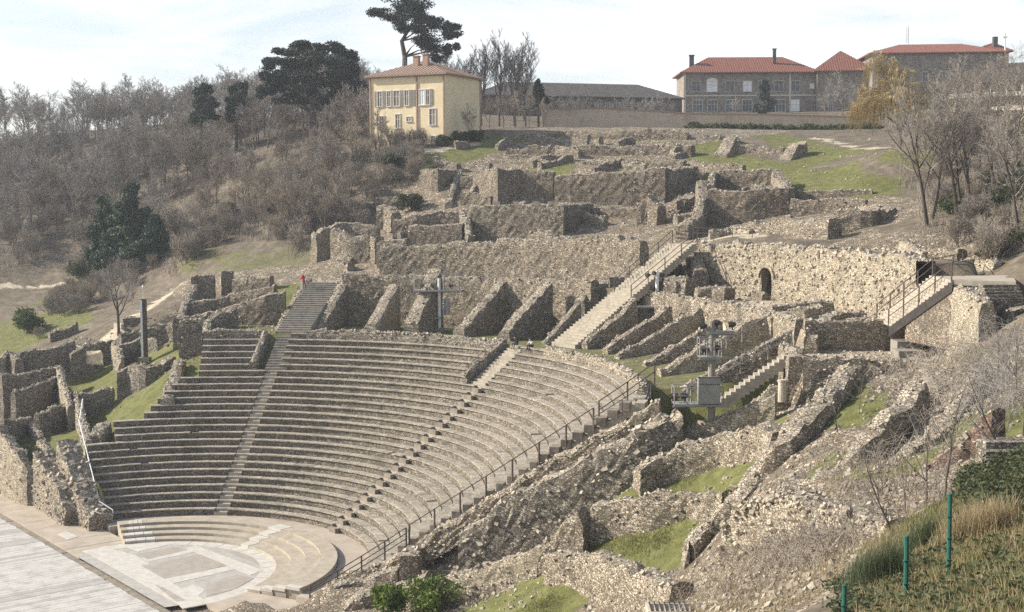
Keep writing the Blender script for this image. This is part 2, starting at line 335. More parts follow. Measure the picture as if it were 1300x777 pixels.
for x, y, d, t in [(30,365,200,'s'),(130,362,196,'g'),(238,366,166,'e'),(212,376,163,'e'),(185,392,158,'e'),(100,438,151,'e'),(150,412,153,'e'),(200,365,172,'e'),(260,380,145,'r'),(300,350,156,'r'),(240,352,162,'r'),(320,402,141,'g'),
        (300,335,165,'h'),(350,335,163,'h'),(300,305,175,'e'),(320,275,186,'e'),(260,290,184,'e'),(360,300,171,'e'),(250,320,172,'h'),(165,345,185,'e'),(0,340,205,'e'),(0,300,215,'e'),(100,260,235,'e'),(0,220,255,'e'),(200,200,245,'e'),(330,180,225,'e'),
        (400,190,205,'e'),(400,250,180,'e'),(450,215,184,'e'),(300,240,200,'e'),(0,180,280,'e'),(200,170,272,'e'),(350,150,252,'e'),(0,180,400,'e'),(650,150,400,'e'),(1250,140,400,'e'),(0,200,700,'e'),(650,200,800,'e'),(1300,190,800,'e'),
        (470,190,189,'e'),(540,180,188,'s'),(611,168,196,'e'),(500,212,180,'e'),(520,205,182,'s'),(545,200,181,'g'),(600,188,185,'g'),(620,178,190,'g'),(700,168,192,'r'),(860,168,190,'r'),(640,207,176,'r'),(850,205,176,'r'),(760,186,183,'r'),(830,186,183,'r'),(690,188,183,'r'),(760,206,177,'r'),
        (690,165,229,'e'),(900,166,229,'e'),(1090,172,226,'e'),(700,212,172,'g'),(760,212,172,'r'),(1050,240,160,'g'),(1020,225,166,'g'),(1080,222,165,'g'),(1090,230,160,'g'),(1050,205,176,'g'),(930,205,176,'g'),(900,195,180,'g'),(980,192,182,'e'),(1010,190,184,'g'),
        (1070,205,174,'s'),(1110,215,166,'s'),(1130,190,168,'g'),(1100,180,190,'e'),(800,262,161,'r'),(640,263,159,'r'),(720,263,159,'r'),(680,312,149,'r'),(860,298,147,'r'),(760,300,150,'r'),(560,305,150,'r'),(460,300,156,'r'),(500,250,168,'r'),(560,240,166,'r'),(450,330,146,'r'),
        (930,300,134,'s'),(1000,306,128,'s'),(1050,306,125,'r'),(1110,306,117,'r'),(1160,300,116,'r'),(950,288,150,'r'),(1050,272,150,'r'),(1120,268,142,'r'),(1180,288,118,'e'),(1280,250,130,'e'),(1290,340,92,'e'),(1200,240,145,'e'),(1280,200,160,'e'),
        (1290,150,210,'e'),(1240,322,100,'e'),(1250,362,85,'s'),(1290,400,76,'e'),
        (910,772,53,'r'),(1000,690,50,'r'),(1000,630,57,'r'),(1100,690,46,'r'),(1130,650,50,'r'),(960,740,48,'r'),(1060,720,42,'r'),(980,777,38,'r'),(1205,735,29,'g'),(1150,777,27,'e'),(1060,777,31,'e'),(1300,777,22,'e'),(1300,700,29,'e'),(1250,640,38,'e'),(1280,600,44,'e'),(1200,640,43,'e')]: cp(PS(x, y, d), t)
for x, y, z in [(88,-36,24.6),(110,-60,25),(110,0,25.5),(130,40,30),(150,120,38),(60,-60,12),(40,-50,3),(-20,-45,-3),(-70,-45,-3),(-140,-30,2),(-38,-12,-.6),(-55,-8,0),(-40,4,.4),(-50,10,3.4),(-75,0,5),(20,-6,-.6),(22,0,0),(34,-12,2),(50,-30,8),
        (-400,-200,5),(0,-500,0),(500,0,40),(400,-300,30),(600,600,45)]: CP.append((x, y, z, 'e'))
_cx = np.array([[c[0], c[1]] for c in CP]); _cz = np.array([c[2] for c in CP]); _n = len(CP)
_K = np.sqrt(((_cx[:, None]-_cx[None])**2).sum(-1)); _A = np.zeros((_n+3, _n+3)); _A[:_n, :_n] = _K-np.eye(_n)*.12
_A[:_n, _n] = 1; _A[:_n, _n+1:] = _cx; _A[_n, :_n] = 1; _A[_n+1:, :_n] = _cx.T
_w = np.linalg.solve(_A, np.concatenate([_cz, [0, 0, 0]]))
def rbf(x, y):
    x = np.asarray(x, float); y = np.asarray(y, float); sh = x.shape; q = np.stack([x.ravel(), y.ravel()], -1); o = np.empty(len(q))
    for i in range(0, len(q), 20000):
        s = q[i:i+20000]; k = np.sqrt(((s[:, None]-_cx[None])**2).sum(-1)); o[i:i+20000] = k@_w[:_n]+_w[_n]+s@_w[_n+1:]
    return o.reshape(sh)
def ground(x, y):
    x = np.asarray(x, float); y = np.asarray(y, float)
    z = rbf(x, y)+(fbm(x*.35, y*.35)-.47)*.5
    r = np.hypot(x, y); a = np.degrees(np.arctan2(y, x)); k = (r-RR1)/D1+1
    aL = np.where(k <= 11, 169., np.where(k <= 14, 163., np.where(k <= 20, 157-(k-14)*1.25, 147.6)))
    seats = (r > 14.8) & (r <= 34.6) & (a > 34) & (a < aL)
    z = np.where(seats, Z1+(r-RR1)*H1/D1-1.3, z)
    z = np.where((r <= 15.2) & (y > -3.4) & ((a > 12) | (x < 11)), -.25, z)
    z = np.where((y > -3.2) & (y < 2.6) & (x < -8) & (x > -34), -.25, z)
    z = np.where((y <= -1.8) & (y > -18) & (x > -48) & (x < 16), -.6, z)
    bay = (r > 34.6) & (r <= 45.6)
    z = np.where(bay & (a > 84) & (a < 147), 13.35, z)
    z = np.where(bay & (a <= 84) & (a > 50), 13.0+(np.clip(r-36, 0, 9)*.12), z)
    z = np.where((r > 45.6) & (r <= 54.3) & (a <= 91) & (a > 51.5), 17.4, z)
    z = np.where((r > 44.6) & (r <= 54.3) & (a <= 51.5) & (a > 41), 15.7, z)
    z = np.where((r > 54.2) & (r < 58.6) & (np.abs(a-78) < 1.3), 17.2, z)
    z = np.where((r > 54.3) & (r < 58.5) & (a <= 90) & (a > 52) & (np.abs(a-78) >= 1.3), 21.6, z)
    z = np.where((r > 45.6) & (r <= 50.2) & (a > 91) & (a < 131), 17.9, z)
    z = np.where((r > 50.2) & (r < 55) & (a > 91) & (a < 128), 20.3, z)
    return z
def gz(x, y): return float(ground(np.array([x]), np.array([y]))[0])
def axis(segs):
    o = []
    for a, b, s in segs: o += list(np.arange(a, b, s))
    return np.array(o+[segs[-1][1]])
gx = axis([(-900, -300, 40), (-300, -140, 4), (-140, -62, 1.6), (-62, 74, .7), (74, 130, 2), (130, 300, 10), (300, 900, 50)])
gy = axis([(-700, -100, 40), (-100, -24, 4), (-24, 70, .7), (70, 130, 1.5), (130, 300, 4), (300, 1000, 40)])
X, Y = np.meshgrid(gx, gy); Zg = ground(X, Y); nx, ny = len(gx), len(gy)
idx = np.arange(nx*ny).reshape(ny, nx)
Fg = np.stack([idx[:-1, :-1], idx[:-1, 1:], idx[1:, 1:], idx[1:, :-1]], -1).reshape(-1, 4).tolist()
gnd = mk('ground', np.stack([X, Y, Zg], -1).reshape(-1, 3), Fg, 'ground', origin=(0, 0, 0), smooth=True)
tag(gnd, kind='structure')
_ct = [c[3] for c in CP]
wx = X.ravel()+(fbm(X*.3, Y*.3).ravel()-.5)*2.4; wy = Y.ravel()+(fbm(X*.3+50, Y*.3).ravel()-.5)*2.4
near = np.empty(nx*ny, int)
q = np.stack([wx, wy], -1)
for i in range(0, len(q), 20000): near[i:i+20000] = ((q[i:i+20000, None]-_cx[None])**2).sum(-1).argmin(1)
cov = np.zeros((nx*ny, 4), np.float32); cov[:, 3] = 1
tarr = np.array([{'g': 0, 'e': 1, 's': 1, 'r': 3, 'h': 4}[t] for t in _ct])[near]
rr = np.hypot(X, Y).ravel(); aa = np.degrees(np.arctan2(Y, X)).ravel()
cov[:, 0] = (tarr == 0)*.8+(tarr == 4)*.5; cov[:, 2] = (tarr == 3)*.85
def inpoly(P_):
    n = len(P_); ins = np.zeros(len(q), bool)
    for i in range(n):
        (x0, y0), (x1, y1) = P_[i], P_[(i+1) % n]; c = ((y0 > q[:, 1]) != (y1 > q[:, 1])) & (q[:, 0] < (x1-x0)*(q[:, 1]-y0)/(y1-y0+1e-9)+x0); ins ^= c
    return ins
q = np.stack([X.ravel()+(fbm(X*.6, Y*.6).ravel()-.5)*.9, Y.ravel()+(fbm(X*.6+9, Y*.6).ravel()-.5)*.9], -1)
CELLS = []
for z_, px in [(10.0, [(765,632),(795,612),(930,594),(925,625),(850,625)]), (7.6, [(716,694),(760,668),(880,676),(872,715),(820,726),(760,707)]), (4.6, [(640,775),(690,752),(770,777),(650,800)]), (4.4, [(655,700),(715,676),(740,690),(690,705)]),
        (14.6, [(1042,530),(1062,505),(1115,515),(1085,548)]), (14.0, [(1070,604),(1140,578),(1170,592),(1090,622)]), (16.8, [(1178,458),(1210,446),(1238,466),(1190,474)]), (5.5, [(25,507),(86,498),(92,522),(36,528)]), (4.0, [(55,545),(102,528),(112,558),(64,566)]),
        (7.0, [(98,476),(146,468),(146,494),(98,498)]), (4.8, [(112,520),(150,512),(152,530),(112,560)]), (9.6, [(160,450),(215,440),(232,470),(170,465)]), (8.4, [(880,700),(884,690),(910,672),(910,690)])]:
    CELLS.append([tuple(PZ(x, y, z_)[:2]) for x, y in px]); g5 = inpoly(CELLS[-1]); cov[g5, 0] = .85; cov[g5, 2] = 0; cov[g5, 1] = 0
g2 = (rr > 34.4) & (rr < 45) & (aa > 88) & (aa < 147); cov[g2, 0] = .78; cov[g2, 1] = 0
g3 = (rr > 34.4) & (rr < 40) & (aa > 50) & (aa <= 88); cov[g3, 0] = .55; cov[g3, 1] = 0
wq = np.stack([X.ravel()+(fbm(X*.5, Y*.5).ravel()-.5)*1.6, Y.ravel()+(fbm(X*.5+9, Y*.5).ravel()-.5)*1.6], -1)
PATH = [([(238,366,166),(212,376,163),(185,392,158),(150,412,153),(104,437,151),(60,447,150),(0,452,150)], 1.5), ([(-40,366,201),(60,364,199),(100,363,198)], .6), ([(465,203,187),(520,203,183),(560,192,184),(600,182,188)], 1.2), ([(1035,196,182),(1062,202,176),(1080,210,171),(1120,214,166)], .7), ([(880,300,133),(930,303,130),(960,305,128)], 1.5)]
for pts, hw_ in PATH:
    Q = np.array([PD(*t)[:2] for t in pts])
    for i in range(len(Q)-1):
        a_, b_ = Q[i], Q[i+1]; ab = b_-a_; t = np.clip(((wq-a_)@ab)/(ab@ab), 0, 1); dd = np.linalg.norm(wq-a_-t[:, None]*ab, axis=1); k = np.clip(1.4-dd/hw_, 0, .9); cov[:, 1] = np.maximum(cov[:, 1], k)
g4 = (rr >= 44) & (rr < 54) & (aa > 44) & (aa <= 88); cov[g4, 0] = 0; cov[g4, 1] = .62
at = gnd.data.color_attributes.new('cover', 'FLOAT_COLOR', 'POINT'); at.data.foreach_set('color', cov.ravel())

# ------------------------------------------------------------------ rubble
def rock(rs, s):
    b = np.array([(-1,-1,-1),(1,-1,-1),(1,1,-1),(-1,1,-1),(-1,-1,1),(1,-1,1),(1,1,1),(-1,1,1)], float)*.5
    b = b*(.75+.5*rs.rand(8, 1))*np.array([1, .8, .65])*s
    th = rs.rand(3)*np.array([.9, .9, 6.28]); cx, sx, cy, sy, cz, sz = math.cos(th[0]), math.sin(th[0]), math.cos(th[1]), math.sin(th[1]), math.cos(th[2]), math.sin(th[2])
    m = np.array([[cz, -sz, 0], [sz, cz, 0], [0, 0, 1]])@np.array([[cy, 0, sy], [0, 1, 0], [-sy, 0, cy]])@np.array([[1, 0, 0], [0, cx, -sx], [0, sx, cx]])
    return b@m.T
def resample(P, step):
    P = np.asarray(P, float); L = np.concatenate([[0], np.cumsum(np.linalg.norm(np.diff(P[:, :2], axis=0), axis=1))])
    n = max(2, int(round(L[-1]/step))+1); s = np.linspace(0, L[-1], n)
    return np.stack([np.interp(s, L, P[:, i]) for i in range(P.shape[1])], -1), s
WALLN = [0]
def ruin_wall(name, label, top, th=.9, base=None, m='rubble_grey', jag=.22, cap='rubble_top', group=None, cat='ruined wall', dens=1.0, parent=None, step=.5, smin=.10, smax=.27, steps=0):
    """a rubble wall along the polyline of its top edge; base None = sunk in the ground"""
    WALLN[0] += 1; rs = np.random.RandomState(WALLN[0]+11)
    T, s = resample(top, step); n = len(T)
    if base is None: bz = np.minimum(ground(T[:, 0], T[:, 1]), T[:, 2]-.3)-.9; bz = np.minimum(bz, np.interp(s, s, bz))
    elif np.isscalar(base): bz = np.full(n, float(base))
    else: bz = np.interp(s, np.linspace(0, s[-1], len(base)), base)
    t = np.gradient(T[:, :2], axis=0); t /= np.linalg.norm(t, axis=1)[:, None]+1e-9; nr = np.stack([-t[:, 1], t[:, 0]], -1)
    ph = rs.rand()*90
    tz = T[:, 2]+(vnoise(s*.7+ph, ph+0*s)-.5)*2*jag+(np.round(vnoise(s*1.9+ph, 3+ph+0*s)*3)/3-.5)*jag*1.1+(rs.rand(n)-.5)*(jag*.6+.1)
    if steps: tz = np.round(tz/steps)*steps+(rs.rand(n)-.5)*.06
    hmax = max(.5, float((tz-bz).max())); nv = max(2, min(12, int(hmax/.65)+1))
    mb = MB(); V = []
    for side in (-1, 1):
        for j in range(nv+1):
            f = j/nv; z = bz+(tz-bz)*f
            off = th/2*(1.0+.12*(1-f))-(.10 if j == nv else 0)
            o = nr*side*(off+(rs.rand(n, 1)-.5)*.10)
            V.append(np.concatenate([T[:, :2]+o+t*(rs.rand(n, 1)-.5)*.12, (z+(rs.rand(n)-.5)*.06)[:, None]], 1))
    V.append(np.concatenate([T[:, :2]+nr*(rs.rand(n, 1)-.5)*.2*th, (tz+.05+rs.rand(n)*.12)[:, None]], 1))
    V = np.concatenate(V); L = nv+1; Fc = []; I = []
    for i in range(n-1):
        for j in range(nv):
            a = j*n+i; Fc.append((a, a+1, a+1+n, a+n)); I.append(0)
            a = (L+j)*n+i; Fc.append((a+1, a, a+n, a+1+n)); I.append(0)
        l = nv*n+i; r_ = (L+nv)*n+i; c = 2*L*n+i
        Fc += [(l, l+1, c+1, c), (c, c+1, r_+1, r_)]; I += [1, 1]
    for i in (0, n-1):
        for j in range(nv):
            a = j*n+i; b_ = (L+j)*n+i; Fc.append((a, a+n, b_+n, b_) if i == 0 else (b_, b_+n, a+n, a)); I.append(0)
        Fc.append((nv*n+i, 2*L*n+i, (L+nv)*n+i)); I.append(0)
    mb.add(V, Fc); mb.I = I
    o = mb.build(name, [m, cap], parent)
    if parent is None: tag(o, label, cat, group)
    elif label: o['label'] = label
    # loose and protruding stones, real geometry
    sb = MB(); nt_ = int(s[-1]*6.0*dens); nf = int(min(420, s[-1]*hmax*2.2*dens))
    for _ in range(nt_):
        u = rs.rand()*(n-1); i = min(int(u), n-2); f = u-i; p = T[i]*(1-f)+T[i+1]*f; z = tz[i]*(1-f)+tz[i+1]*f
        q = np.array([p[0], p[1], 0])+np.append(nr[i]*(rs.rand()-.5)*th*.9, z+.03+rs.rand()*.06); sb.add(rock(rs, smin+(smax-smin)*rs.rand()**2)+q, MB.BF, int(rs.rand() < .15))
    for _ in range(nf):
        u = rs.rand()*(n-1); i = min(int(u), n-2); f = u-i; p = T[i]*(1-f)+T[i+1]*f; h = rs.rand()
        z = (bz[i]+(tz[i]-bz[i])*h); sd_ = -1 if rs.rand() < .5 else 1
        q = np.array([p[0], p[1], z])+np.append(nr[i]*sd_*th/2*(1+.12*(1-h)), 0); sb.add(rock(rs, smin+(smax-smin)*.8*rs.rand()**2)*np.array([1, 1, .8])+q, MB.BF, 0 if rs.rand() < .85 else 1)
    if sb.V:
        c = sb.build('loose_stones', ['loose_stone', 'dark_stone'], o if parent is None else o); tag(c, kind='stuff')
    return o

def in_cell(x, y):
    for P_ in CELLS:
        c = False
        for i in range(len(P_)):
            (x0, y0), (x1, y1) = P_[i], P_[(i+1) % len(P_)]
            if (y0 > y) != (y1 > y) and x < (x1-x0)*(y-y0)/(y1-y0+1e-9)+x0: c = not c
        if c: return True
    return False
# ------------------------------------------------------------------ stage, orchestra
st = empty('stage_deck', (-14, -9, -.55)); tag(st, 'weathered pale wooden stage deck of wide planks in front of the orchestra', 'stage deck')
rs = np.random.RandomState(5)
for i in range(96):
    x = -38.5+i*.52; mb = MB(); z = .0+(rs.rand()-.5)*.012
    mb.box((x, -9.6), (1, 0), (0, 1), .245, 6.9+(rs.rand()-.5)*.1, -.12+z, z)
    mb.build('plank', 'plank' if rs.rand() < .72 else 'plank_dark', st)
mb = MB(); mb.box((-14, -9.6), (1, 0), (0, 1), 25.5, 6.7, -.5, -.16); mb.build('joist_bed', 'trench', st)
mb = MB()
for i in range(42): mb.box((-39+i*1.25, -2.36), (1, 0), (0, 1), .615, .28, -.5, -.10+rs.rand()*.03)
tag(mb.build('stage_edge_kerb', 'dark_stone'), 'long dark stone kerb between stage planks and marble orchestra floor', 'kerb')

fl = empty('orchestra_floor', (0, 3, -.1)); tag(fl, kind='structure')
def sector(r0, r1, a0, a1, z0, z1, n=None, jit=0):
    """closed ring-sector block"""
    n = n or max(2, int((a1-a0)*r1*math.pi/180/.7)); V = []; Fc = []
    for i in range(n+1):
        a = R(a0+(a1-a0)*i/n); c, s = math.cos(a), math.sin(a)
        V += [(r0*c, r0*s, z0), (r1*c, r1*s, z0), (r1*c, r1*s, z1), (r0*c, r0*s, z1)]
    for i in range(n):
        b = 4*i
        for j in range(4): Fc.append((b+j, b+(j+1) % 4, b+4+(j+1) % 4, b+4+j))
    Fc.append((0, 3, 2, 1)); Fc.append((4*n, 4*n+1, 4*n+2, 4*n+3))
    return V, Fc
# base half disc, grey
V = [(0, -1.1, 0)]; Fc = []; n = 48
A = [math.asin(-2.05/8.2)+(math.pi-2*math.asin(-2.05/8.2))*i/n for i in range(n+1)]
V = [(8.2*math.cos(a), 8.2*math.sin(a), 0) for a in A]
mk('paving_bed', V, [tuple(range(len(V)))], 'marble_grey', fl)
# white outer ring in stones
for i in range(22):
    a0 = -8+i*196/22; V, Fc = sector(7.95, 9.04, a0+.15, a0+196/22-.15, -.05, .010+rs.rand()*.006, 4); mk('ring_slab', V, Fc, 'marble_white', fl)
def quad(px, z, m, name='marble_panel', t=.05):
    Q = [PZ(x, y, z) for x, y in px]; nq = len(Q)
    V = [(*q[:2], z) for q in Q]+[(*q[:2], z-t) for q in Q]
    ar = sum(V[i][0]*V[(i+1) % nq][1]-V[(i+1) % nq][0]*V[i][1] for i in range(nq)); up = tuple(range(nq)) if ar > 0 else tuple(range(nq-1, -1, -1))
    mk(name, V, [up]+[(i, (i+1) % nq, (i+1) % nq+nq, i+nq) for i in range(nq)], m, fl)
for px, m in [([(108,700),(135,693),(262,765),(236,772)], 'marble_white'), ([(132,694),(172,705),(190,716),(160,722),(122,702)], 'marble_white'),
        ([(188,713),(256,699),(247,695),(180,708)], 'marble_white'), ([(205,744),(302,722),(291,718),(190,739)], 'marble_white'), ([(236,696),(248,692),(334,724),(318,730)], 'marble_white'),
        ([(215,752),(245,742),(262,748),(252,756),(262,764),(240,766)], 'marble_white'), ([(170,722),(254,703),(291,717),(200,738)], 'marble_pink'), ([(262,744),(300,729),(322,734),(298,748),(262,757)], 'marble_pink'),
        ([(282,698),(312,701),(334,711),(336,720)], 'marble_pink'), ([(172,704),(218,694),(240,698),(188,710)], 'marble_pink'), ([(150,691),(190,687),(232,688),(176,700)], 'marble_white'),
        ([(196,742),(208,746),(236,762),(224,764)], 'marble_pink')]:
    quad(px, .006+.0035*len(fl.children) % .012+.004, m)
# tan paving of the side entrance, and the strip on the right of the orchestra
sp = empty('side_entrance_paving', (-22, 0, -.1)); tag(sp, kind='structure')
for i in range(9):
    for j in range(2):
        x0 = -33.2+i*2.55; y0 = -2.0+j*2.25; z = .0+rs.rand()*.02
        mb = MB(); mb.box((x0+1.27, y0+1.12), (1, 0), (0, 1), 1.262, 1.115, -.2, z); mb.build('paving_slab', 'pave_tan', sp)
mb = MB(); mb.box((-20.5, .3), (1, 0), (0, 1), 13, 2.28, -.24, -.015); mb.build('paving_bed', 'pave_tan', sp)
quad([(73,678),(84,674),(99,681),(86,685)], .035, 'marble_white', 'pale_slab', .02)
mb = MB(); V, Fc = sector(9.06, 15.6, 2, 24, -.3, .02); mb.add(V, Fc); mb.build('right_paving', 'pave_tan', fl)

ls = empty('honour_steps', (0, 11, 0)); tag(ls, 'four broad low curved stone steps ringing the white marble floor', 'steps')
for k in range(4):
    r0 = 9.05+1.05*k; r1 = r0+1.03 if k < 3 else 13.4
    mb = MB(); V, Fc = sector(r0, r1, 24+k*.3, 167-k*.2, -.2, .2*(k+1)); mb.add(V, Fc); mb.build('low_step', 'low_step', ls)
    a0, a1 = [(152.5, 166), (154, 165.5), (157, 164), (158, 163)][k]
    for j in range(3):
        b0 = a0+(a1-a0)*j/3; mb = MB(); V, Fc = sector(r0-.015, r1-.25, b0+.15, b0+(a1-a0)/3-.15, .02+.2*k, .2*(k+1)+.02, 3); mb.add(V, Fc); mb.build('restored_slab', 'marble_white', ls)
    for c0, c1 in ((100.5+rs.rand()*2, 106+rs.rand()*2), (24.2, 28.5-k*.6)):
        mb = MB(); V, Fc = sector(r0-.015, r1-.05, c0, c1, .02+.2*k, .2*(k+1)+.02, 3); mb.add(V, Fc); mb.build('restored_slab', 'marble_white', ls)
V, Fc = sector(13.45, 15.75, 22, 169, -.3, .44); pv = mk('walkway', V, Fc, 'pave_tan', origin=(0, 14, -.3)); tag(pv, kind='structure')

# ------------------------------------------------------------------ seat rows, wedge by wedge
A1, A2, A3 = 134.8, 92.0, 37.8
sg = empty('seating', (0, 25, .4)); tag(sg, 'restored curved tiers of worn limestone seats rising from the orchestra', 'seating')
def hw(r, m): return math.degrees(m/r)
def seat_row(k, a0, a1, seed):
    r = np.random.RandomState(seed); r0 = row_r(k); zt = row_z(k); n = max(2, int((a1-a0)*r0*math.pi/180/.62)); V = []; Fc = []; I = []
    cuts = np.linspace(a0, a1, n+1); cuts[1:-1] += (r.rand(n-1)-.5)*.4*(a1-a0)/n
    # riser skin
    nn = n*2; aa_ = np.linspace(a0, a1, nn+1)
    zb = zt-H1-.12
    for i, a in enumerate(aa_):
        c, s = math.cos(R(a)), math.sin(R(a))
        for j, z in enumerate((zb, zt-.28, zt-.07)):
            q = r0+.12+(r.rand()-.5)*.06; V.append((q*c, q*s, z))
        V.append(((r0+D1+.15)*c, (r0+D1+.15)*s, zt-.07))
    for i in range(nn):
        b = i*4
        for j in range(3): Fc.append((b+j, b+j+1, b+j+5, b+j+4)); I.append(0)
    Fc += [(3, 2, 1, 0), (nn*4, nn*4+1, nn*4+2, nn*4+3)]; I += [0, 0]
    # tread slabs, each set a little uneven
    for i in range(n):
        d = (r.rand()-.5)*.022; dr = (r.rand()-.5)*.03; gap = .10/r0*18
        if r.rand() < .006: continue
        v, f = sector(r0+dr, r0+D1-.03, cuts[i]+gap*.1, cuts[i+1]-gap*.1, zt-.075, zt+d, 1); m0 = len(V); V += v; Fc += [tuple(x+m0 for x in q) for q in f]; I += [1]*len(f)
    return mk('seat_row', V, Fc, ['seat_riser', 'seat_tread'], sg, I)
for k in range(1, NROW+1):
    r0 = row_r(k)
    s1 = hw(r0, .55); s2 = hw(r0, .42)
    L = left_end(k)
    if k <= 20: spans = [(A1+s1, L), (A2+s2, A1-s1), (A3+hw(r0, .75), A2-s2)]
    else:
        w1 = hw(r0, 2.6); w1b = hw(r0, .75)
        spans = [(A1+w1b+hw(r0, 1.0), L), (A2+hw(r0, 1.9), A1-hw(r0, .55)), (A3+hw(r0, .9), A2-hw(r0, .4))]
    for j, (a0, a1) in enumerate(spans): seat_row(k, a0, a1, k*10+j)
# stairs cut through the rows: two half-height steps per row
def cut_stair(name, label, am, half, k0, k1, m='step_stone', per=2):
    e = empty(name, pol(row_r(k0), am, row_z(k0)-H1)); tag(e, label, 'stairs')
    for k in range(k0, k1+1):
        for j in range(per):
            r0 = row_r(k)-(D1 if False else 0)+D1*j/per-.02; z = row_z(k)-H1+H1*(j+1)/per-(0 if j < per-1 else .02)
            V, Fc = sector(r0, r0+D1/per+.25, am-hw(r0, half)+.02, am+hw(r0, half)-.02, z-.45, z+.005, 2); mk('step', V, Fc, m, e)
    return e
cut_stair('narrow_stair', 'narrow flight of pale steps cut through the shaded seats below the red-clad person', A1, .56, 1, 20, 'step_stone')
cut_stair('narrow_stair', 'narrow flight marked by small dark notches dividing the sunlit seats', A2, .43, 1, 20, 'step_stone', per=2)
# dark side sockets of that stair
cut_stair('edge_stair', 'stone stair running beside the handrail at the ruined end of the seats', A3, .74, 1, 26, 'step_stone')
# dark blocks stand in for the shade inside the stair notches
e = empty('notch_shade_blocks', pol(row_r(1), A2-1, .9)); tag(e, 'row of small dark blocks painting the shaded notches beside the middle stair', 'stones')
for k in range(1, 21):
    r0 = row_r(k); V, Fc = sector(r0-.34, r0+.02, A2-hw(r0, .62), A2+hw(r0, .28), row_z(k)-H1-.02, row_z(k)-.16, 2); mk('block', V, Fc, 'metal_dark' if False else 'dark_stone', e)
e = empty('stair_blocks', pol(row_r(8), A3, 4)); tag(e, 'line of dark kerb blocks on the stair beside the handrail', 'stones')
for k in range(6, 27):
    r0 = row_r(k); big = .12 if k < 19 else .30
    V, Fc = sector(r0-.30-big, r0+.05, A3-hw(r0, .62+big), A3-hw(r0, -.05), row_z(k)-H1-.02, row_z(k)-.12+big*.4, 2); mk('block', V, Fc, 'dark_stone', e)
# wide cuts above row 20
def flight(name, label, a, r0, r1, z0, z1, half, n, m, skew=0, group=None):
    e = empty(name, pol(r0, a, z0-.3)); tag(e, label, 'stairs', group)
    for i in range(n):
        f = i/n; r = r0+(r1-r0)*f; z = z0+(z1-z0)*(i+1)/n; am = a+skew*f
        V, Fc = sector(r, r+(r1-r0)/n+.3, am-hw(r, half), am+hw(r, half), z-.6, z+rs.rand()*.015, 2); mk('step', V, Fc, m, e)
    return e
flight('wide_stair', 'short sunken flight between the upper seats joining the shaded upper stair', 134.3, row_r(21)-.1, row_r(26)+.75, row_z(20), row_z(26)-.1, 1.05, 14, 'step_grey')
flight('upper_stair', 'broad grey stair climbing past the person in red between rubble walls', 133.9, 35.0, 46.5, 13.45, 17.55, 1.6, 24, 'step_grey', 0)
flight('wide_stair', 'short dark sunken flight beside the seated people in the top rows', 93.1, row_r(21)-.1, row_r(26)+.75, row_z(20), row_z(26)-.05, .95, 14, 'step_stone')
flight('sunlit_stair', 'long sunlit yellow stair climbing steeply to the terrace with handrails', 88.6, 37.8, 52.2, 13.5, 21.9, 1.6, 42, 'step_stone', .4)
# stone lining of the cuts
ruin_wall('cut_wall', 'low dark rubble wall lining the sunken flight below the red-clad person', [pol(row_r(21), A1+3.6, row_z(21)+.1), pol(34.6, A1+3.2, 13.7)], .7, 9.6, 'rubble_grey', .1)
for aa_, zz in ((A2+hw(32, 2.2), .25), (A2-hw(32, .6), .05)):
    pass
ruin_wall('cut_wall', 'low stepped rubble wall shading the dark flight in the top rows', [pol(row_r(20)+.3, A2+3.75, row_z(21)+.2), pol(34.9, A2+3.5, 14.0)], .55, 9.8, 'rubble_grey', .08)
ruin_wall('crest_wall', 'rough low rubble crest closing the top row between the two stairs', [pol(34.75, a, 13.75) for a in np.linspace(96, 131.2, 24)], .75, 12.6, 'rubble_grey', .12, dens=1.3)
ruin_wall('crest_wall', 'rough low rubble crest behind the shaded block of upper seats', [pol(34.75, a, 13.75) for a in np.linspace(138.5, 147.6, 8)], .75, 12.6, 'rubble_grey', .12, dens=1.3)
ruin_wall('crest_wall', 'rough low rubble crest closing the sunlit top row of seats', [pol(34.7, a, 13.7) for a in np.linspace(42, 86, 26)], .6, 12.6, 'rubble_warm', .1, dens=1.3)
# ------------------------------------------------------------------ radial walls of the upper tier
def radial(px, a, th, m, label, base=None, group=None, jag=.2, name='radial_wall', **k):
    top = [PA(x, y, a) for x, y in px]
    return ruin_wall(name, label, top, th, base, m, jag, group=group, **k)
G1 = 'radial rubble walls between the two great stairs'
radial([(349,424),(383,368),(391,352)], 137.6, 1.0, 'rubble_warm', 'sloping rubble wall on which the person in red leans')
radial([(403,418),(428,372),(440,350)], 131.0, 1.2, 'rubble_grey', 'sloping rubble wall at the right edge of the broad grey stair')
radial([(470,414),(484,390),(500,362)], 122.6, 1.3, 'rubble_pale', 'smooth pale sloping buttress on grass above the seats', jag=.08, dens=.3)
radial([(522,412),(535,380),(552,345)], 116.0, 1.6, 'rubble_grey', 'sloping rubble buttress behind the lighting tower with a round tank', dens=1.2)
radial([(582,418),(610,390),(640,355)], 108.4, 1.2, 'rubble_warm', 'slim sloping rubble buttress right of the tower on grass')
radial([(640,421),(665,392),(695,358)], 100.0, 1.3, 'rubble_grey', 'sloping rubble buttress next to the green bush by the sunlit stair')
radial([(690,436),(712,410),(734,384)], 92.2, .8, 'rubble_grey', 'straight low wall shading the left edge of the sunlit stair', jag=.06)
radial([(742,434),(775,408),(806,378)], 85.2, .8, 'rubble_warm', 'low wall along the right edge of the sunlit stair')
radial([(768,442),(800,420),(850,388)], 80.2, .9, 'rubble_warm', 'first long sloping wall right of the sunlit stair')
radial([(783,452),(840,418),(890,390)], 76.0, .8, 'rubble_pale', 'long sloping wall behind the slim lighting mast with dark cabinet')
